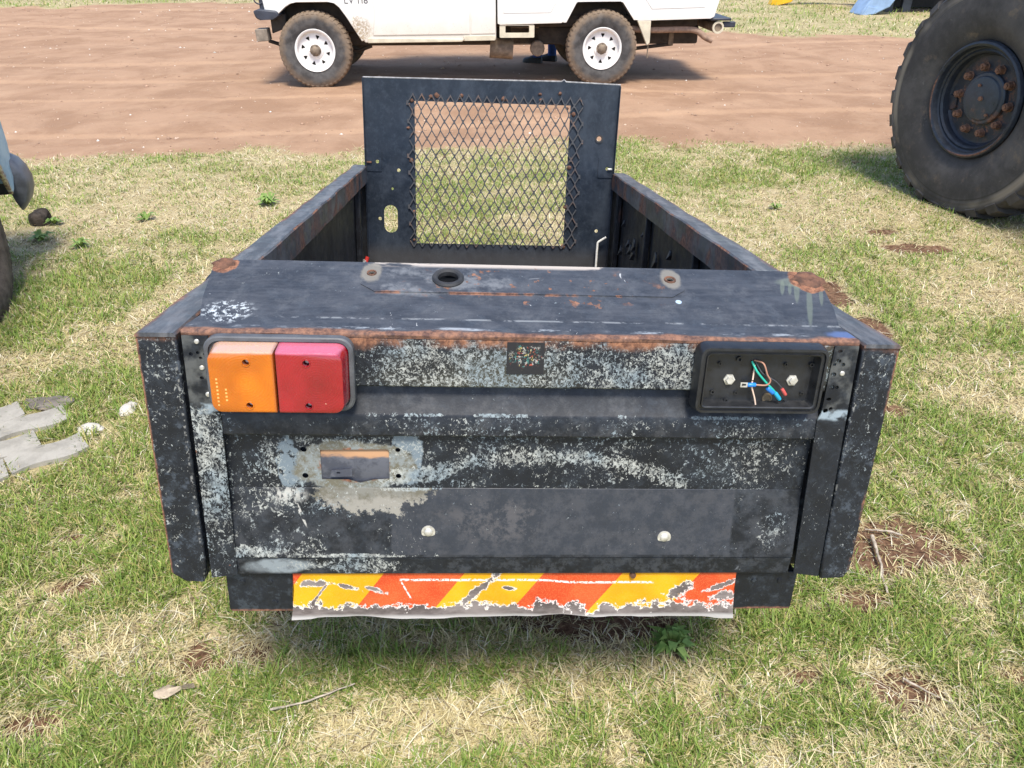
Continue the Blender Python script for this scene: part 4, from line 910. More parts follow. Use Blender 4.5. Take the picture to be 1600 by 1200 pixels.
def lc_wheel():
    w = empty('wheel', parent=lc)
    from_bm('tyre', tyre_bm(.398, .213, .225, .009, 44, n=72, lugw=.55), DTYRE, w, smooth=45)
    b = bmesh.new(); lathe(b, [(.205,.02),(.200,.06),(.197,.090),(.206,.100),(.222,.104),(.226,.098),(.222,.088),(.207,.082),(.20,.02)], 56, 'x'); from_bm('rim', b, RIMW, w, smooth=50)
    b = bmesh.new(); hs = []
    for k in range(8):
        a = 2*math.pi*(k+.5)/8
        def pt(r, da): return (r*math.cos(a+da), r*math.sin(a+da))
        hs.append([pt(.158,-.125), pt(.160,.125), pt(.150,.135), pt(.118,.02), pt(.116,-.02), pt(.148,-.135)])
    plate(b, circle(0,0,.2015,56), hs, lambda u, v, q: (q + .05 + .02*0, u, v), 0, .006)
    lathe(b, [(.092,.055),(.088,.064),(.07,.070),(.0,.070)], 32, 'x')
    from_bm('rim_disc', b, RIMW, w, smooth=30)
    b = bmesh.new(); box(b, (.0,-.17,-.17), (.02,.17,.17)); lathe(b, [(.19,.02),(.0,.021)], 24, 'x'); from_bm('brake_drum', b, UNDER, w)
    b = bmesh.new(); lathe(b, [(.064,.068),(.058,.078),(.046,.084),(.042,.108),(.030,.116),(.0,.118)], 24, 'x')
    for k in range(6):
        a = 2*math.pi*k/6; lathe(b, [(.009,.07),(.009,.096),(0,.097)], 6, 'x', (0,.056*math.cos(a),.056*math.sin(a)))
    from_bm('hub', b, DUSTMET, w, smooth=40)
    return w
def copy_tree(o, parent):
    c_ = o.copy(); COL.objects.link(c_); c_.parent = parent
    for ch in [q for q in bpy.data.objects if q.parent == o]: copy_tree(ch, c_)
    return c_
w0 = lc_wheel(); w0.location = (0, .065, .392); w0.rotation_euler = (R_(8), 0, R_(-90))
for loc_, rz, rx in (((WB,.065,.392),-90,20), ((0,1.575,.392),90,0), ((WB,1.575,.392),90,0)):
    c_ = copy_tree(w0, lc); c_.location = loc_; c_.rotation_euler = (R_(rx), 0, R_(rz))

# ============================================================ PERSON behind the pickup
def person():
    px_, py_ = .50, 11.30
    o = empty('person', 'person in blue trousers and black shoes standing behind the white pickup', 'person', mw=Matrix.Translation((px_, py_, gz(px_, py_))) @ Matrix.Rotation(R_(60), 4, 'Z'))
    V = [(0,0,.96),(0,0,1.10),(0,-.01,1.30),(0,0,1.44),(0,.01,1.52),(0,.02,1.62),(0,.02,1.72),
         (.10,0,.90),(.12,-.02,.50),(.13,.02,.09),(-.10,0,.90),(-.13,.03,.50),(-.15,.10,.09),
         (.19,0,1.40),(.25,-.03,1.13),(.24,.10,.92),(-.19,0,1.40),(-.26,-.02,1.13),(-.25,.12,.92)]
    E_ = [(0,1),(1,2),(2,3),(3,4),(4,5),(5,6),(0,7),(7,8),(8,9),(0,10),(10,11),(11,12),(3,13),(13,14),(14,15),(3,16),(16,17),(17,18)]
    Rr = [.15,.14,.15,.11,.055,.085,.075,.095,.062,.045,.095,.062,.045,.06,.043,.032,.06,.043,.032]
    me = bpy.data.meshes.new('body'); me.from_pydata(V, E_, [])
    ob = link(bpy.data.objects.new('body', me), o)
    bpy.context.view_layer.objects.active = ob
    sk = ob.modifiers.new('skin', 'SKIN')
    if not me.skin_vertices: 
        bm_ = bmesh.new(); bm_.from_mesh(me); bm_.verts.layers.skin.verify(); bm_.to_mesh(me); bm_.free()
    for i, sv in enumerate(me.skin_vertices[0].data): sv.radius = (Rr[i], Rr[i]*(.72 if i in (0,1,2,3) else 1)); sv.use_root = i == 0
    ss = ob.modifiers.new('subd', 'SUBSURF'); ss.levels = 2; ss.render_levels = 2
    m = M('person_clothes'); x, y, z = m.xyz()
    c = m.mix(m.ramp(z, .95, .96), (.03, .075, .22), (.10, .16, .28)); c = m.mix(m.ramp(z, 1.485, 1.495), c, (.12, .065, .04)); m.set(color=c, rough=.85); me.materials.append(m.m)
    b = bmesh.new(); lathe(b, [(.0,1.79),(.05,1.785),(.088,1.74),(.094,1.69),(.085,1.66)], 20, 'z', (0,.015,0)); from_bm('hair', b, simple('black_hair', (.012,.011,.01), .8), o)
    for cx, cy in ((.13,.05),(-.15,.13)):
        b = bmesh.new()
        sec = lambda yy, w, h: [(cx - w, cy+yy, 0), (cx + w, cy+yy, 0), (cx + w, cy+yy, h*.6), (cx + w*.5, cy+yy, h), (cx - w*.5, cy+yy, h), (cx - w, cy+yy, h*.6)]
        loft(b, [sec(-.10,.032,.07), sec(-.07,.042,.11), sec(.0,.045,.11), sec(.08,.05,.075), sec(.15,.045,.06), sec(.18,.025,.04)])
        from_bm('shoe', b, simple('black_shoe_leather', (.012,.012,.013), .5), o, smooth=60)
        b = bmesh.new(); sec2 = lambda z_, r: [(cx + r*math.cos(a*math.pi/6), cy-.035 + r*math.sin(a*math.pi/6), z_) for a in range(12)]
        loft(b, [sec2(.075,.06), sec2(.12,.058), sec2(.30,.062)], False, False); from_bm('trouser_hem', b, simple('blue_trouser_cloth', (.03,.075,.24), .9, 0, .2, 40), o, smooth=60)
person()

# ============================================================ HEAVY TRUCK (only a rear wheel is in view)
KM = Matrix.Translation((2.76, 4.86, gz(2.9, 4.9))) @ Matrix.Rotation(R_(16.4), 4, 'Z')
tk = empty('heavy_truck', 'heavy dark truck whose huge lugged tyre with rusty nuts stands on the grass', 'truck', mw=KM)
m = M('big_tyre_rubber'); x, y, z = m.xyz(); rr = m.op('SQRT', m.add(m.mul(y, y), m.mul(z, z)))
n = m.noise(4, 6, .7)
c = m.mix(m.ramp(n, .38, .66), (.047, .043, .041), (.090, .082, .077))
c = m.mix(m.mul(m.ramp(m.noise(7, 5, .7, vec=m.scl(1, 1, 1)), .55, .72), .6), c, (.19, .14, .095))
tan = m.mul(m.ramp(m.op('ABSOLUTE', m.sub(rr, .615)), .035, .005), m.mul(m.ramp(m.noise(2.2, 3), .42, .6), .75)); c = m.mix(tan, c, (.30, .25, .19))
ringl = m.mul(m.ramp(m.op('ABSOLUTE', m.sub(rr, .585)), .0035, .001), .7); c = m.mix(ringl, c, (.035,.033,.032))
c = m.mix(m.mul(m.ramp(m.noise(24, 3, .6, dist=2.), .70, .73), .3), c, (.25, .23, .21))
hb = m.add(m.mul(m.op('SINE', m.mul(rr, 210.)), m.mul(m.ramp(m.op('ABSOLUTE', m.sub(rr, .60)), .03, .02), .5)), m.noise(30, 5))
m.set(color=c, rough=.72, spec=.35, normal=m.bump(hb, .35, .004)); BIGT = m.m
RIMB = paint('black_rim_paint', lambda m, x, y, z, b, d: m.mul(m.ramp(m.noise(5, 4), .5, .68), .42), fscale=70, base=(.017, .021, .029), rough=.4,
    rust=lambda m, x, y, z, b, d: m.mx(m.mul(m.ramp(m.op('ABSOLUTE', m.sub(m.op('SQRT', m.add(m.mul(y, y), m.mul(z, z))), .318)), .009, .002), m.mul(m.ramp(m.add(m.noise(3, 4), m.mul(m.add(y, z), -.35)), .54, .66), .75)), m.mul(m.ramp(m.noise(11, 7, .75), .50, .60), m.ramp(m.op('SQRT', m.add(m.mul(y, y), m.mul(z, z))), .27, .16))))
HUBP = paint('hub_cap_paint', lambda m, x, y, z, b, d: .05, base=(.03, .038, .05), rough=.35, rust=lambda m, x, y, z, b, d: m.mul(m.ramp(m.add(m.mul(z, -2.), m.noise(9, 5)), .62, .85), .8))
NUT = simple('rusty_wheel_nut', (.20, .10, .06), .85, 0, .4, 60, .4)
HW = .20
def big_wheel():
    w = empty('wheel', parent=tk)
    b = tyre_bm(.684, .325, 2*HW, .030, 28, n=96, lugw=.50)
    from_bm('tyre', b, BIGT, w, smooth=40)
    b = bmesh.new(); lathe(b, [(.320,.10),(.316,.165),(.326,.178),(.330,.172),(.336,.164),(.330,.185),(.318,.190),(.305,.182),(.298,.150),(.290,.142),(.278,.146),(.268,.135),(.262,.10),(.250,.088),(.225,.085),(.16,.092),(.0,.092)], 72, 'x'); from_bm('rim', b, RIMB, w, smooth=30)
    b = bmesh.new(); lathe(b, [(.150,.08),(.150,.112),(.143,.118),(.128,.119),(.122,.128),(.112,.131),(.0,.131)], 48, 'x', (0,.018,.006)); from_bm('hub_cap', b, HUBP, w, smooth=30)
    for k in range(10):
        a = 2*math.pi*(k+.25)/10; cy, cz = .190*math.cos(a), .190*math.sin(a)
        b = bmesh.new(); lathe(b, [(.028,.085),(.028,.093),(.0225,.094),(.0225,.121),(.019,.127),(.010,.124),(.010,.132),(0,.133)], 6 if k % 3 else 8, 'x', (0,cy,cz)); from_bm('wheel_nut', b, NUT, w, smooth=20)
    for cy, cz, r in ((.018,.006,.014),(.018,.085,.009),(.05,-.10,.010)):
        b = bmesh.new(); lathe(b, [(r,.118),(r,.143),(0,.145)], 6, 'x', (0,cy,cz)); from_bm('hub_bolt', b, NUT, w, smooth=20)
    b = bmesh.new(); plate(b, circle(.02,.0,.05,5), [], lambda u, v, q: (q, v-.235, u+.03), .09, .10); from_bm('valve_plate', b, RIMB, w, smooth=0)
    return w
bw = big_wheel(); bw.location = (HW, 0, .668); bw.rotation_euler = (R_(25), 0, R_(180))
TKD = simple('dark_truck_steel', (.03, .034, .03), .6, 0, .3, 6, .2)
for loc_, rz in (((2.15,0,.668),0), ((HW,-3.7,.668),180), ((2.15,-3.7,.668),0)):
    c_ = copy_tree(bw, tk); c_.location = loc_; c_.rotation_euler = (R_(50), 0, R_(rz))
for nm, a_, c_ in (('chassis_rail', (.75,-5.0,.92), (.87,.30,1.14)), ('chassis_rail', (1.48,-5.0,.92), (1.60,.30,1.14)), ('flatbed', (.02,-3.0,1.50), (2.33,.62,1.62)), ('cab', (.08,-5.2,1.15), (2.27,-3.25,2.7)), ('bed_bearer', (.6,-2.9,1.145), (1.75,.30,1.495))):
    b = bmesh.new(); box(b, a_, c_); from_bm(nm, b, TKD, tk, bevel=.04 if nm == 'cab' else .01)
b = bmesh.new(); box(b, (.06,-5.0,1.85), (.085,-3.5,2.45)); from_bm('cab_window', b, GLASS, tk)
for yy in (0, -3.7):
    b = bmesh.new(); tube(b, [(.3,yy,.668),(.95,yy,.668),(1.18,yy,.66),(1.4,yy,.668),(2.05,yy,.668)], [.08,.09,.20,.09,.08], 14); from_bm('axle', b, TKD, tk)

# ============================================================ OLD BLUE VEHICLE at the left
CM = Matrix.Translation((-2.362, 3.28, gz(-2.4, 3.3))) @ Matrix.Rotation(R_(16), 4, 'Z')
ov = empty('old_car', 'old pale blue car with rusty wheel arch and grey bumper end', 'car', mw=CM)
m = M('faded_blue_paint'); x, y, z = m.xyz(); n = m.noise(7, 5, .7)
c = m.mix(m.ramp(n, .4, .65), (.26, .40, .50), (.42, .55, .62))
ar = m.op('SQRT', m.add(m.mul(y, y), m.op('POWER', m.sub(z, .30), 2.)))
rm = m.ramp(m.add(ar, m.mul(m.sub(m.noise(30, 5, .7), .5), .10)), .600, .575)
c = m.mix(m.mul(rm, .9), c, m.mix(m.ramp(m.noise(60, 4), .4, .6), (.20, .08, .03), (.55, .46, .22)))
m.set(color=c, rough=.5, normal=m.bump(n, .2, .004)); OBLUE = m.m
fend = [(-2.6,.30),(-.575,.30)] + [(.56*math.cos(R_(a)), .30+.56*math.sin(R_(a))) for a in range(176, 11, -12)] + [(.575,.40),(.62,.42),(.69,.50),(.735,.62),(.74,.80),(.70,1.0),(.5,1.08),(-2.6,1.10)]
for x0_, x1_ in ((-.02,.0), (-1.62,-1.60)):
    b = bmesh.new(); prism(b, fend, lambda u, v, w: (w, u, v), x0_, x1_); from_bm('wing', b, OBLUE, ov, bevel=.006)
for nm, a_, c_, mt_ in (('bonnet', (-1.58,-.8,1.00), (-.022,.70,1.06), OBLUE), ('cabin', (-1.58,-2.6,.30), (-.022,-.72,1.0), OBLUE), ('inner_arch', (-1.25,-.6,.34), (-.34,.60,.98), UNDER), ('nose', (-1.58,.60,.45), (-.022,.72,.98), OBLUE), ('bonnet_inner', (-1.5,-.70,.90), (-.03,.62,.985), RUSTY)):
    b = bmesh.new(); box(b, a_, c_); from_bm(nm, b, mt_, ov, bevel=.01)
b = bmesh.new(); prism(b, [(-2.5,1.1),(-.9,1.1),(-1.25,1.55),(-2.4,1.58)], lambda u, v, w: (w, u, v), -1.5, -.1); from_bm('cab_top', b, OBLUE, ov, bevel=.03)
b = bmesh.new()
leaf = [(-.07,.575),(-.03,.572),(.012,.545),(.038,.50),(.052,.44),(.048,.385),(.028,.335),(-.012,.285),(-.03,.33),(-.045,.40),(-.06,.48)]
lo = []
for yy, sc in ((.655,.80),(.668,.95),(.70,1.0),(.76,1.0),(.80,.93),(.825,.70)): lo.append([(-.01+(u+.01)*sc, yy, .43+(v-.43)*sc) for u, v in leaf])
loft(b, lo); box(b, (-1.5,.74,.36), (-.03,.80,.50))
bc = from_bm('bumper_end', b, simple('weathered_grey_steel', (.095, .10, .115), .45, .1, .45, 9, .25), ov, smooth=60)
m = M('brown_old_tyre'); n = m.noise(14, 5, .7); m.set(color=m.mix(m.ramp(n, .35, .65), (.075, .058, .045), (.15, .12, .095)), rough=.9, spec=.2, normal=m.bump(m.noise(40, 4), .4, .004)); OT = m.m
def old_wheel(loc_, s):
    w = empty('wheel', parent=ov); w.location = loc_
    from_bm('tyre', tyre_bm(.335, .19, .17, .006, 60, n=64, lugw=.6), OT, w, smooth=45)
    b = bmesh.new(); lathe(b, [(.188,.02*s),(.192,.066*s),(.180,.060*s),(.165,.03*s),(.08,.045*s),(0,.05*s)], 32, 'x'); from_bm('rim', b, RUSTY, w)
old_wheel((-.09,0,.325), 1); old_wheel((-1.5,0,.325), -1); old_wheel((-.09,-2.1,.325), 1); old_wheel((-1.5,-2.1,.325), -1)
b = bmesh.new(); tube(b, [(-.1,0,.325),(-1.5,0,.325)], .035, 8); tube(b, [(-.1,-2.1,.325),(-1.5,-2.1,.325)], .035, 8); from_bm('axles', b, UNDER, ov)

# ============================================================ FAR MACHINES
BLUEP = simple('pale_blue_machine_paint', (.26, .38, .56), .5, 0, .15, 5, .1)
YELP = simple('yellow_machine_paint', (.72, .42, .015), .5, 0, .15, 5, .1)
GREYP = simple('dark_grey_steel', (.055, .062, .075), .6, 0, .3, 5, .15)
def at(x, y, rz=0): return Matrix.Translation((x, y, gz(x, y))) @ Matrix.Rotation(R_(rz), 4, 'Z')
o = empty('blue_loader_chute', 'pale blue steel chute reaching down to the far grass beside a dark bin', 'machine', mw=at(7.45, 18.2))
b = bmesh.new(); prism(b, [(0,.0),(.10,-.02),(.34,.02),(.62,.16),(.95,.70),(1.2,1.25),(.75,1.25),(.38,.55),(.12,.22)], sideP, 0, .62); from_bm('chute', b, BLUEP, o, bevel=.02)
b = bmesh.new(); prism(b, [(.05,-.01),(.30,.03),(.36,.14),(.14,.17)], sideP, -.02, -.002); from_bm('wear_plate', b, BLUEP, o, bevel=.005)
b = bmesh.new(); box(b, (.75,.1,1.25), (2.2,.5,1.45)); from_bm('head_beam', b, BLUEP, o, bevel=.02)
b = bmesh.new(); box(b, (2.0,.15,0), (2.15,.45,1.25)); from_bm('leg', b, BLUEP, o, bevel=.02)
o = empty('steel_bin', 'dark grey open steel bin with upright ribs standing on the far grass', 'bin', mw=at(8.33, 19.0))
b = bmesh.new(); box(b, (0,.06,.10), (2.6,1.6,1.3)); from_bm('hull', b, DARK, o)
for k, xx in enumerate((0,.36,1.9,2.5)):
    b = bmesh.new(); box(b, (xx,0,.0), (xx+(.16 if k != 1 else .2),.058,1.3)); from_bm('rib', b, GREYP, o, bevel=.008)
b = bmesh.new(); box(b, (0,.0,1.3), (2.66,1.6,1.36)); from_bm('rim', b, GREYP, o, bevel=.008)
b = bmesh.new(); box(b, (.161,.01,0), (2.6,.055,.07)); from_bm('bottom_rail', b, UNDER, o, bevel=.008)
o = empty('yellow_implement', 'yellow steel farm implement resting on a skid foot in the far grass', 'implement', mw=at(6.32, 20.9))
b = bmesh.new(); prism(b, [(0,0),(.22,-.01),(.50,.06),(.75,.35),(.62,.40),(.30,.16),(.05,.13)], sideP, 0, .25); from_bm('skid_foot', b, YELP, o, bevel=.015)
b = bmesh.new(); box(b, (.5,.05,.27), (2.5,.20,.45)); from_bm('beam', b, YELP, o, bevel=.01)
b = bmesh.new(); box(b, (2.3,.06,0), (2.42,.19,.27)); from_bm('leg', b, YELP, o, bevel=.01)
b = bmesh.new(); prism(b, [(.9,.45),(1.8,.45),(1.5,1.1),(1.1,1.1)], sideP, .07, .18); from_bm('hitch_mast', b, YELP, o, bevel=.01)

# ============================================================ PAVERS, STONES, STICKS
pv = empty('paving', mw=Matrix.Translation((0, 0, 0))); tag(pv, 'remnant of grey interlocking paving sunk in the lawn', kind='structure')
m = M('concrete_paver'); n = m.noise(9, 6, .7); oi = m.t.nodes.new('ShaderNodeObjectInfo')
c = m.mix(m.ramp(n, .35, .65), (.29, .275, .245), (.41, .39, .35)); c = m.mix(m.mul(oi.outputs['Random'], .25), c, (.36, .34, .31))
m.set(color=c, rough=.9, spec=.2, normal=m.bump(m.noise(60, 5, .7), .4, .003)); PAVE = m.m
def paver_mesh():
    b = bmesh.new(); n = 14; Lh, Wh = .118, .058
    zig = lambda t: .013*math.sin(t*math.pi*2)
    top = [(-Lh + 2*Lh*k/n, Wh + zig(k/n)) for k in range(n+1)] + [(Lh - 2*Lh*k/n, -Wh + zig(1-k/n)) for k in range(n+1)]
    prism(b, top, lambda u, v, w: (u, v, w), -.05, 0)
    bmesh.ops.recalc_face_normals(b, faces=b.faces); me = bpy.data.meshes.new('paver'); b.to_mesh(me); b.free(); me.materials.append(PAVE); return me
pme = paver_mesh(); ang = R_(40); ca, sa = math.cos(ang), math.sin(ang); PAV = []
for i in range(-4, 5):
    for j in range(-5, 6):
        u = i*.242 + (j % 2)*.121; v = j*.125; xx, yy = -1.93 + u*ca - v*sa, 2.17 + u*sa + v*ca
        lim = np.interp(yy, [1.6,1.9,2.05,2.25,2.36,2.5], [-1.95,-1.66,-1.56,-1.56,-1.60,-1.9])
        if xx > lim + random.uniform(-.02, .03) or yy > 2.42 + .02*random.random() or yy < 1.72 or xx < -2.5: continue
        o = link(bpy.data.objects.new('paver', pme), pv); o.location = (xx, yy, gz(xx, yy) + .016 + random.uniform(-.004, .004)); o.rotation_euler = (random.uniform(-.012,.012), random.uniform(-.012,.012), ang + random.uniform(-.03,.03)); PAV.append((xx, yy, .12))
def stone(name, p, s, mat, label, cat, seed, group=None):
    b = bmesh.new(); bmesh.ops.create_icosphere(b, subdivisions=3, radius=1); r_ = random.Random(seed)
    ph = [r_.uniform(0, 6) for _ in range(6)]
    for v in b.verts:
        c = v.co; k = 1 + .16*math.sin(3*c.x+ph[0]) + .14*math.sin(4*c.y+ph[1]) + .12*math.sin(5*c.z+ph[2]) + .07*math.sin(9*c.x+7*c.y+ph[3])
        v.co = Vector((c.x*s[0], c.y*s[1], max(c.z, -.35)*s[2]))*k
    o = from_bm(name, b, mat, None, smooth=50); o.location = (p[0], p[1], gz(*p) + s[2]*.28); tag(o, label, cat, group); return o
CLOD = simple('dark_clod_earth', (.055, .045, .038), .95, 0, .5, 20, .8, .1, .01)
stone('earth_clod', (-2.90, 4.57), (.075,.055,.06), CLOD, 'dark lumpy clod of earth on the grass beyond the old car', 'clod', 1)
stone('flat_stone', (-1.76, 2.47), (.085,.045,.018), simple('dark_flat_stone', (.16,.14,.125), .9, 0, .3, 20, .5), 'flat dark grey stone at the edge of the paving', 'stone', 2)
PALE = simple('pale_broken_concrete', (.55, .52, .47), .9, 0, .2, 20, .5)
stone('concrete_chunk', (-1.44, 2.43), (.032,.04,.018), PALE, 'pale piece of broken concrete in the grass nearest the trailer', 'stone', 3)
stone('concrete_chunk', (-1.52, 2.30), (.05,.03,.014), PALE, 'pale concrete fragment lying at the corner of the paving', 'stone', 4)
b = bmesh.new(); lo = []
for k in range(7):
    t = k/6; wv = .02*math.sin(math.pi*min(1, t*1.4+.1)); lo.append([(-.045+.09*t, -wv*1.1, .012+.004*math.sin(t*5)), (-.045+.09*t, 0, .020+.004*t), (-.045+.09*t, wv, .010+.006*t), (-.045+.09*t, wv, .0085+.006*t), (-.045+.09*t, 0, .018+.004*t), (-.045+.09*t, -wv*1.1, .0105+.004*math.sin(t*5))])
loft(b, lo); o = from_bm('bark_chip', b, simple('dry_bark', (.46,.37,.27), .85, 0, .25, 40, .3), smooth=50, loc=(-.79, 1.185, gz(-.79,1.185)+.018), rot=(0,0,.25)); tag(o, 'curled beige chip of dry bark lying on the lawn', 'bark chip')
STK = simple('weathered_stick', (.40,.34,.27), .9, 0, .35, 60, .5)
def stick(pts, r, label):
    P = smooth_path([(x_, y_, gz(x_, y_) + z_) for x_, y_, z_ in pts], 5); b = bmesh.new(); n = len(P)
    tube(b, [p + Vector((random.uniform(-.002,.002), random.uniform(-.002,.002), 0)) for p in P], [r*(1-.5*i/n)*random.uniform(.8,1.2) for i in range(n)], 7)
    tag(from_bm('stick', b, STK, smooth=60), label, 'stick')
stick([(1.068,1.735,.02),(1.06,1.68,.018),(1.05,1.62,.02),(1.028,1.56,.014),(1.02,1.51,.016)], .0055, 'grey twisted stick lying across bare soil beside the trailer')
stick([(1.16,1.74,.018),(1.12,1.755,.02),(1.06,1.77,.016)], .0035, 'thin pale twig at the edge of the bare soil')
stick([(-.55,1.13,.028),(-.47,1.16,.022),(-.37,1.20,.026)], .003, 'thin dry stalk lying in the grass behind the bumper')
stick([(.94,1.235,.018),(.985,1.20,.016),(1.02,1.16,.02)], .003, 'yellowish twig across the small bare patch of soil')
# weeds
WEED = M('weed_leaf'); WEED.set(color=WEED.mix(WEED.ramp(WEED.noise(30, 3), .35, .65), (.12,.21,.04), (.24,.34,.08)), rough=.6); WEED = WEED.m
def weed(p, r, n, label, group):
    b = bmesh.new()
    for i in range(n):
        a = random.uniform(0, 6.28); l = r*random.uniform(.5,1.1); h = r*random.uniform(.25,.9); w = r*random.uniform(.09,.16); d = Vector((math.cos(a), math.sin(a), 0)); s = Vector((-d.y, d.x, 0))
        q = [d*.05*r, d*l*.5 + Vector((0,0,h*.8)), d*l + Vector((0,0,h*.6))]
        A1 = [b.verts.new(q[0] + s*w*.3), b.verts.new(q[0] - s*w*.3), b.verts.new(q[1] - s*w), b.verts.new(q[1] + s*w), b.verts.new(q[2])]
        b.faces.new((A1[0],A1[1],A1[2],A1[3])); b.faces.new((A1[3],A1[2],A1[4]))
    o = from_bm('weed_plant', b, WEED, smooth=0, loc=(p[0], p[1], gz(*p)+.005)); tag(o, label, 'weed', group)
for p, r, n, lb in (((-1.60,4.95),.10,30,'largest green leafy weed in the straw left of the mesh headboard'),((-2.27,4.63),.07,20,'small leafy weed between the dark earth clod and the trailer'),((-2.80,4.55),.07,22,'leafy weed growing right against the dark earth clod'),((-2.72,4.25),.08,26,'bushy weed between the earth clod and the old car tyre'),((-2.45,4.15),.07,24,'low leafy weed in the grass beside the old car tyre')): weed(p, r, n, lb, 'weeds left of the trailer')
weed((.40,1.33), .07, 60, 'low bright green leafy weed under the rear bumper', None); weed((1.7,4.85), .06, 20, 'small weed at the bare straw patch right of the trailer', None)

# ============================================================ GRASS AND PEBBLES
def blades(name, N, green, mat, label, far=False):
    if far:
        X = rng.uniform(-17, 17, N); Y = rng.uniform(13.2, 25, N); keep = (np.abs(X) < .66*Y + 2)
    else:
        Y = 1/ (rng.uniform(1/6.9, 1/.72, N)); Y = np.where(rng.random(N) < .35, rng.uniform(.72, 6.9, N), Y)
        X = rng.uniform(-1, 1, N)*(.74*Y + .75)
        keep = np.ones(N, bool)
    # tufts
    ts = .035 if not far else .15
    jx = rng.normal(size=N)*.006; 
    lm = lawn_mask(X, Y); so = soil_mask(X, Y); gr = green_mask(X, Y)
    cl = .6*fbm(X, Y, 26 if not far else 4, 2, 91 if green else 93) + .4*fbm(X, Y, 9 if not far else 1.5, 2, 97 if green else 99)
    if green: p = (.27 + .73*gr) * sstep(.36, .58, cl + .20*(gr-.3))
    else: p = (.95 - .25*gr)*sstep(.22, .55, cl)
    p = p*sstep(.25, .8, lm)*(1 - .86*so)
    under = ((np.abs(X) < .52) & (Y > 2.0) & (Y < 3.45)); p = np.where(under, p*.12, p)
    for (qx, qy, rr) in PAV: p = np.where((X-qx)**2 + (Y-qy)**2 < (rr*.82)**2, p*.03, p)
    keep &= rng.random(N) < p
    X, Y, gr, so = X[keep], Y[keep], gr[keep], so[keep]; n = len(X)
    Z = ground_z(X, Y) - .003
    az = rng.uniform(0, 2*np.pi, n); dist = np.hypot(X, Y)
    wk = 1 + .16*np.clip(dist-2, 0, 5)
    if far: wk = np.full(n, 5.)
    if green:
        ln = rng.gamma(6, .0047, n)*(.75 + .6*gr); lean = rng.uniform(.25, 1.25, n); wd = rng.uniform(.0011, .0021, n)*wk
        base = np.array([.165, .275, .048]); alt = np.array([.35, .425, .10]); dk = np.array([.075, .155, .03])
        t = rng.random(n)[:, None]; col = base*(1-t) + alt*t; u = (rng.random(n) < .3)[:, None]; col = np.where(u, dk*.4 + col*.6, col)
        yl_ = (rng.random(n) < .14)[:, None]; col = np.where(yl_, np.array([.42, .37, .13]), col)
    else:
        ln = rng.gamma(5, .0072, n); lean = rng.uniform(.9, 1.5, n); wd = rng.uniform(.0008, .0016, n)*wk
        t = rng.random(n)[:, None]; col = np.array([.70, .62, .37])*(1-t) + np.array([.52, .43, .21])*t
        u = (rng.random(n) < .12)[:, None]; col = np.where(u, np.array([.20, .145, .085]), col); u = (rng.random(n) < .12)[:, None]; col = np.where(u, np.array([.74, .68, .52]), col)
    if far: ln = ln*2.2
    d = np.stack([np.cos(az), np.sin(az), np.zeros(n)], 1); s = np.stack([-np.sin(az), np.cos(az), np.zeros(n)], 1)
    up = np.array([0, 0, 1.]); P0 = np.stack([X, Y, Z], 1)
    bend = np.clip(lean + rng.uniform(.1, .6, n), 0, 1.62)
    m1 = P0 + (ln*.5)[:, None]*(np.sin(lean)[:, None]*d + np.cos(lean)[:, None]*up)
    az2 = rng.normal(0, .25, n)[:, None]
    tip = m1 + (ln*.5)[:, None]*(np.sin(bend)[:, None]*(d + az2*s) + np.cos(bend)[:, None]*up)
    w = wd[:, None]
    V = np.stack([P0 - s*w, P0 + s*w, m1 - s*w*.85, m1 + s*w*.85, tip], 1).reshape(-1, 3)
    k = np.arange(n)[:, None, None]*5
    F = (np.array([[0,1,2],[1,3,2],[2,3,4]])[None] + k).reshape(-1, 3)
    me = np_mesh(name, V, F)
    a = me.color_attributes.new('col', 'FLOAT_COLOR', 'POINT')
    cc = np.repeat(np.concatenate([col*rng.uniform(.82, 1.15, (n, 1)), np.ones((n, 1))], 1), 5, 0); a.data.foreach_set('color', cc.astype(np.float32).ravel())
    me.materials.append(mat)
    o = link(bpy.data.objects.new(name, me)); tag(o, label, 'grass', kind='stuff'); return n
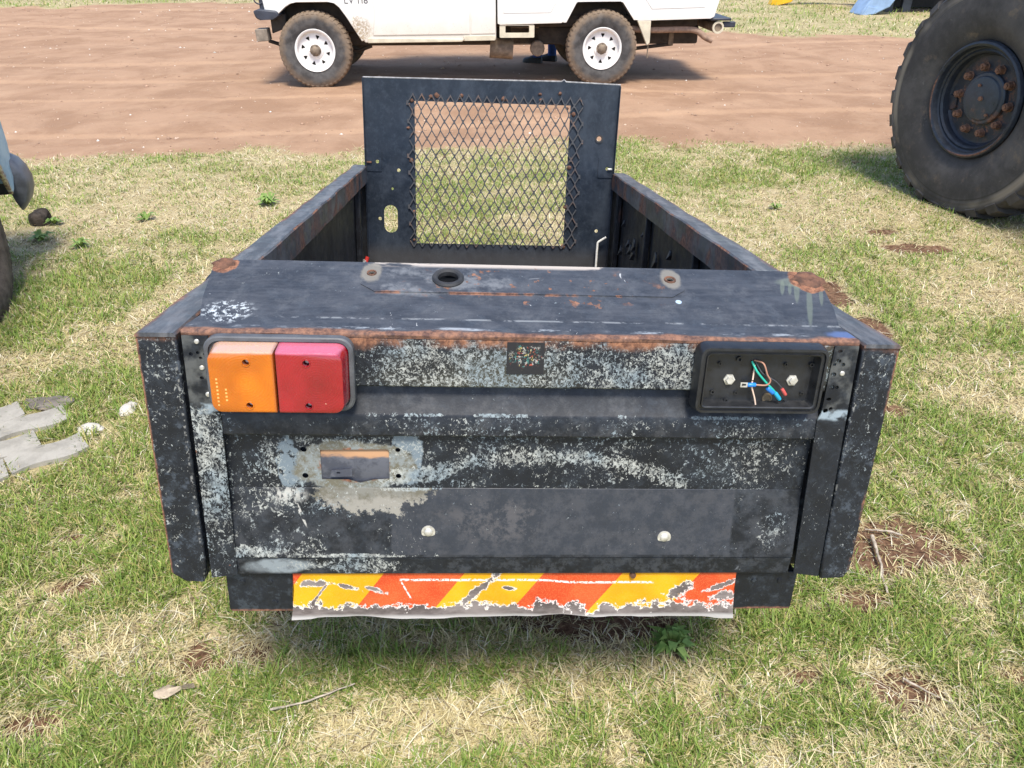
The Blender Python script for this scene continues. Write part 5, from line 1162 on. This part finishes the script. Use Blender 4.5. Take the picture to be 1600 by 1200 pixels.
def blade_mat(name, tr):
    m = M(name); c = m.attr('col', 'Color'); m.set(color=c, rough=.55, spec=.3)
    t = m.t.nodes.new('ShaderNodeBsdfTranslucent'); m.put(t.inputs[0], c)
    mx = m.t.nodes.new('ShaderNodeMixShader'); mx.inputs[0].default_value = tr
    m.t.links.new(m.bsdf.outputs[0], mx.inputs[1]); m.t.links.new(t.outputs[0], mx.inputs[2]); m.t.links.new(mx.outputs[0], m.out.inputs[0]); return m.m
GB, DB = blade_mat('green_blade', .28), blade_mat('dry_blade', .15)
n1_ = blades('green_grass', 950000, True, GB, 'short green grass growing in patches on the lawn')
n2_ = blades('dry_grass', 900000, False, DB, 'dry straw coloured thatch covering the lawn')
blades('far_grass', 60000, True, GB, 'green grass beyond the red earth yard', far=True)
blades('far_dry_grass', 60000, False, DB, 'dry grass beyond the red earth yard', far=True)
print('blades', n1_, n2_)
# pebbles and crumbs on the earth
def pebbles(name, N, label):
    X = rng.uniform(-12, 12, N); Y = 6 + rng.random(N)**1.6*15; k = (np.abs(X) < .66*Y + 1) & (lawn_mask(X, Y) < .5); X, Y = X[k], Y[k]; n = len(X)
    oc = np.array([[1,0,0],[-1,0,0],[0,1,0],[0,-1,0],[0,0,1],[0,0,-.4]], float)
    fc_ = np.array([[0,2,4],[2,1,4],[1,3,4],[3,0,4],[2,0,5],[1,2,5],[3,1,5],[0,3,5]])
    s = np.clip(rng.lognormal(-5.0, .5, n), .003, .025)*(1 + .05*(Y-6))
    V = np.stack([X, Y, ground_z(X, Y)], 1)[:, None, :] + oc[None]*s[:, None, None]*rng.uniform(.6, 1.4, (n, 6, 1))*np.array([1, 1, .7])
    F = (fc_[None] + np.arange(n)[:, None, None]*6).reshape(-1, 3); me = np_mesh(name, V.reshape(-1, 3), F)
    a = me.color_attributes.new('col', 'FLOAT_COLOR', 'POINT'); t = rng.random(n)[:, None]
    col = np.where(t < .7, np.array([.40, .26, .18]), np.where(t < .94, np.array([.52, .38, .28]), np.array([.72, .66, .58])))*rng.uniform(.7, 1.2, (n, 1))
    a.data.foreach_set('color', np.repeat(np.concatenate([col, np.ones((n, 1))], 1), 6, 0).astype(np.float32).ravel())
    m = M('pebble'); m.set(color=m.attr('col', 'Color'), rough=.9, spec=.2); me.materials.append(m.m)
    tag(link(bpy.data.objects.new(name, me)), label, 'pebbles', kind='stuff')
pebbles('pebbles', 9000, 'loose pebbles and crumbs scattered over the red earth')
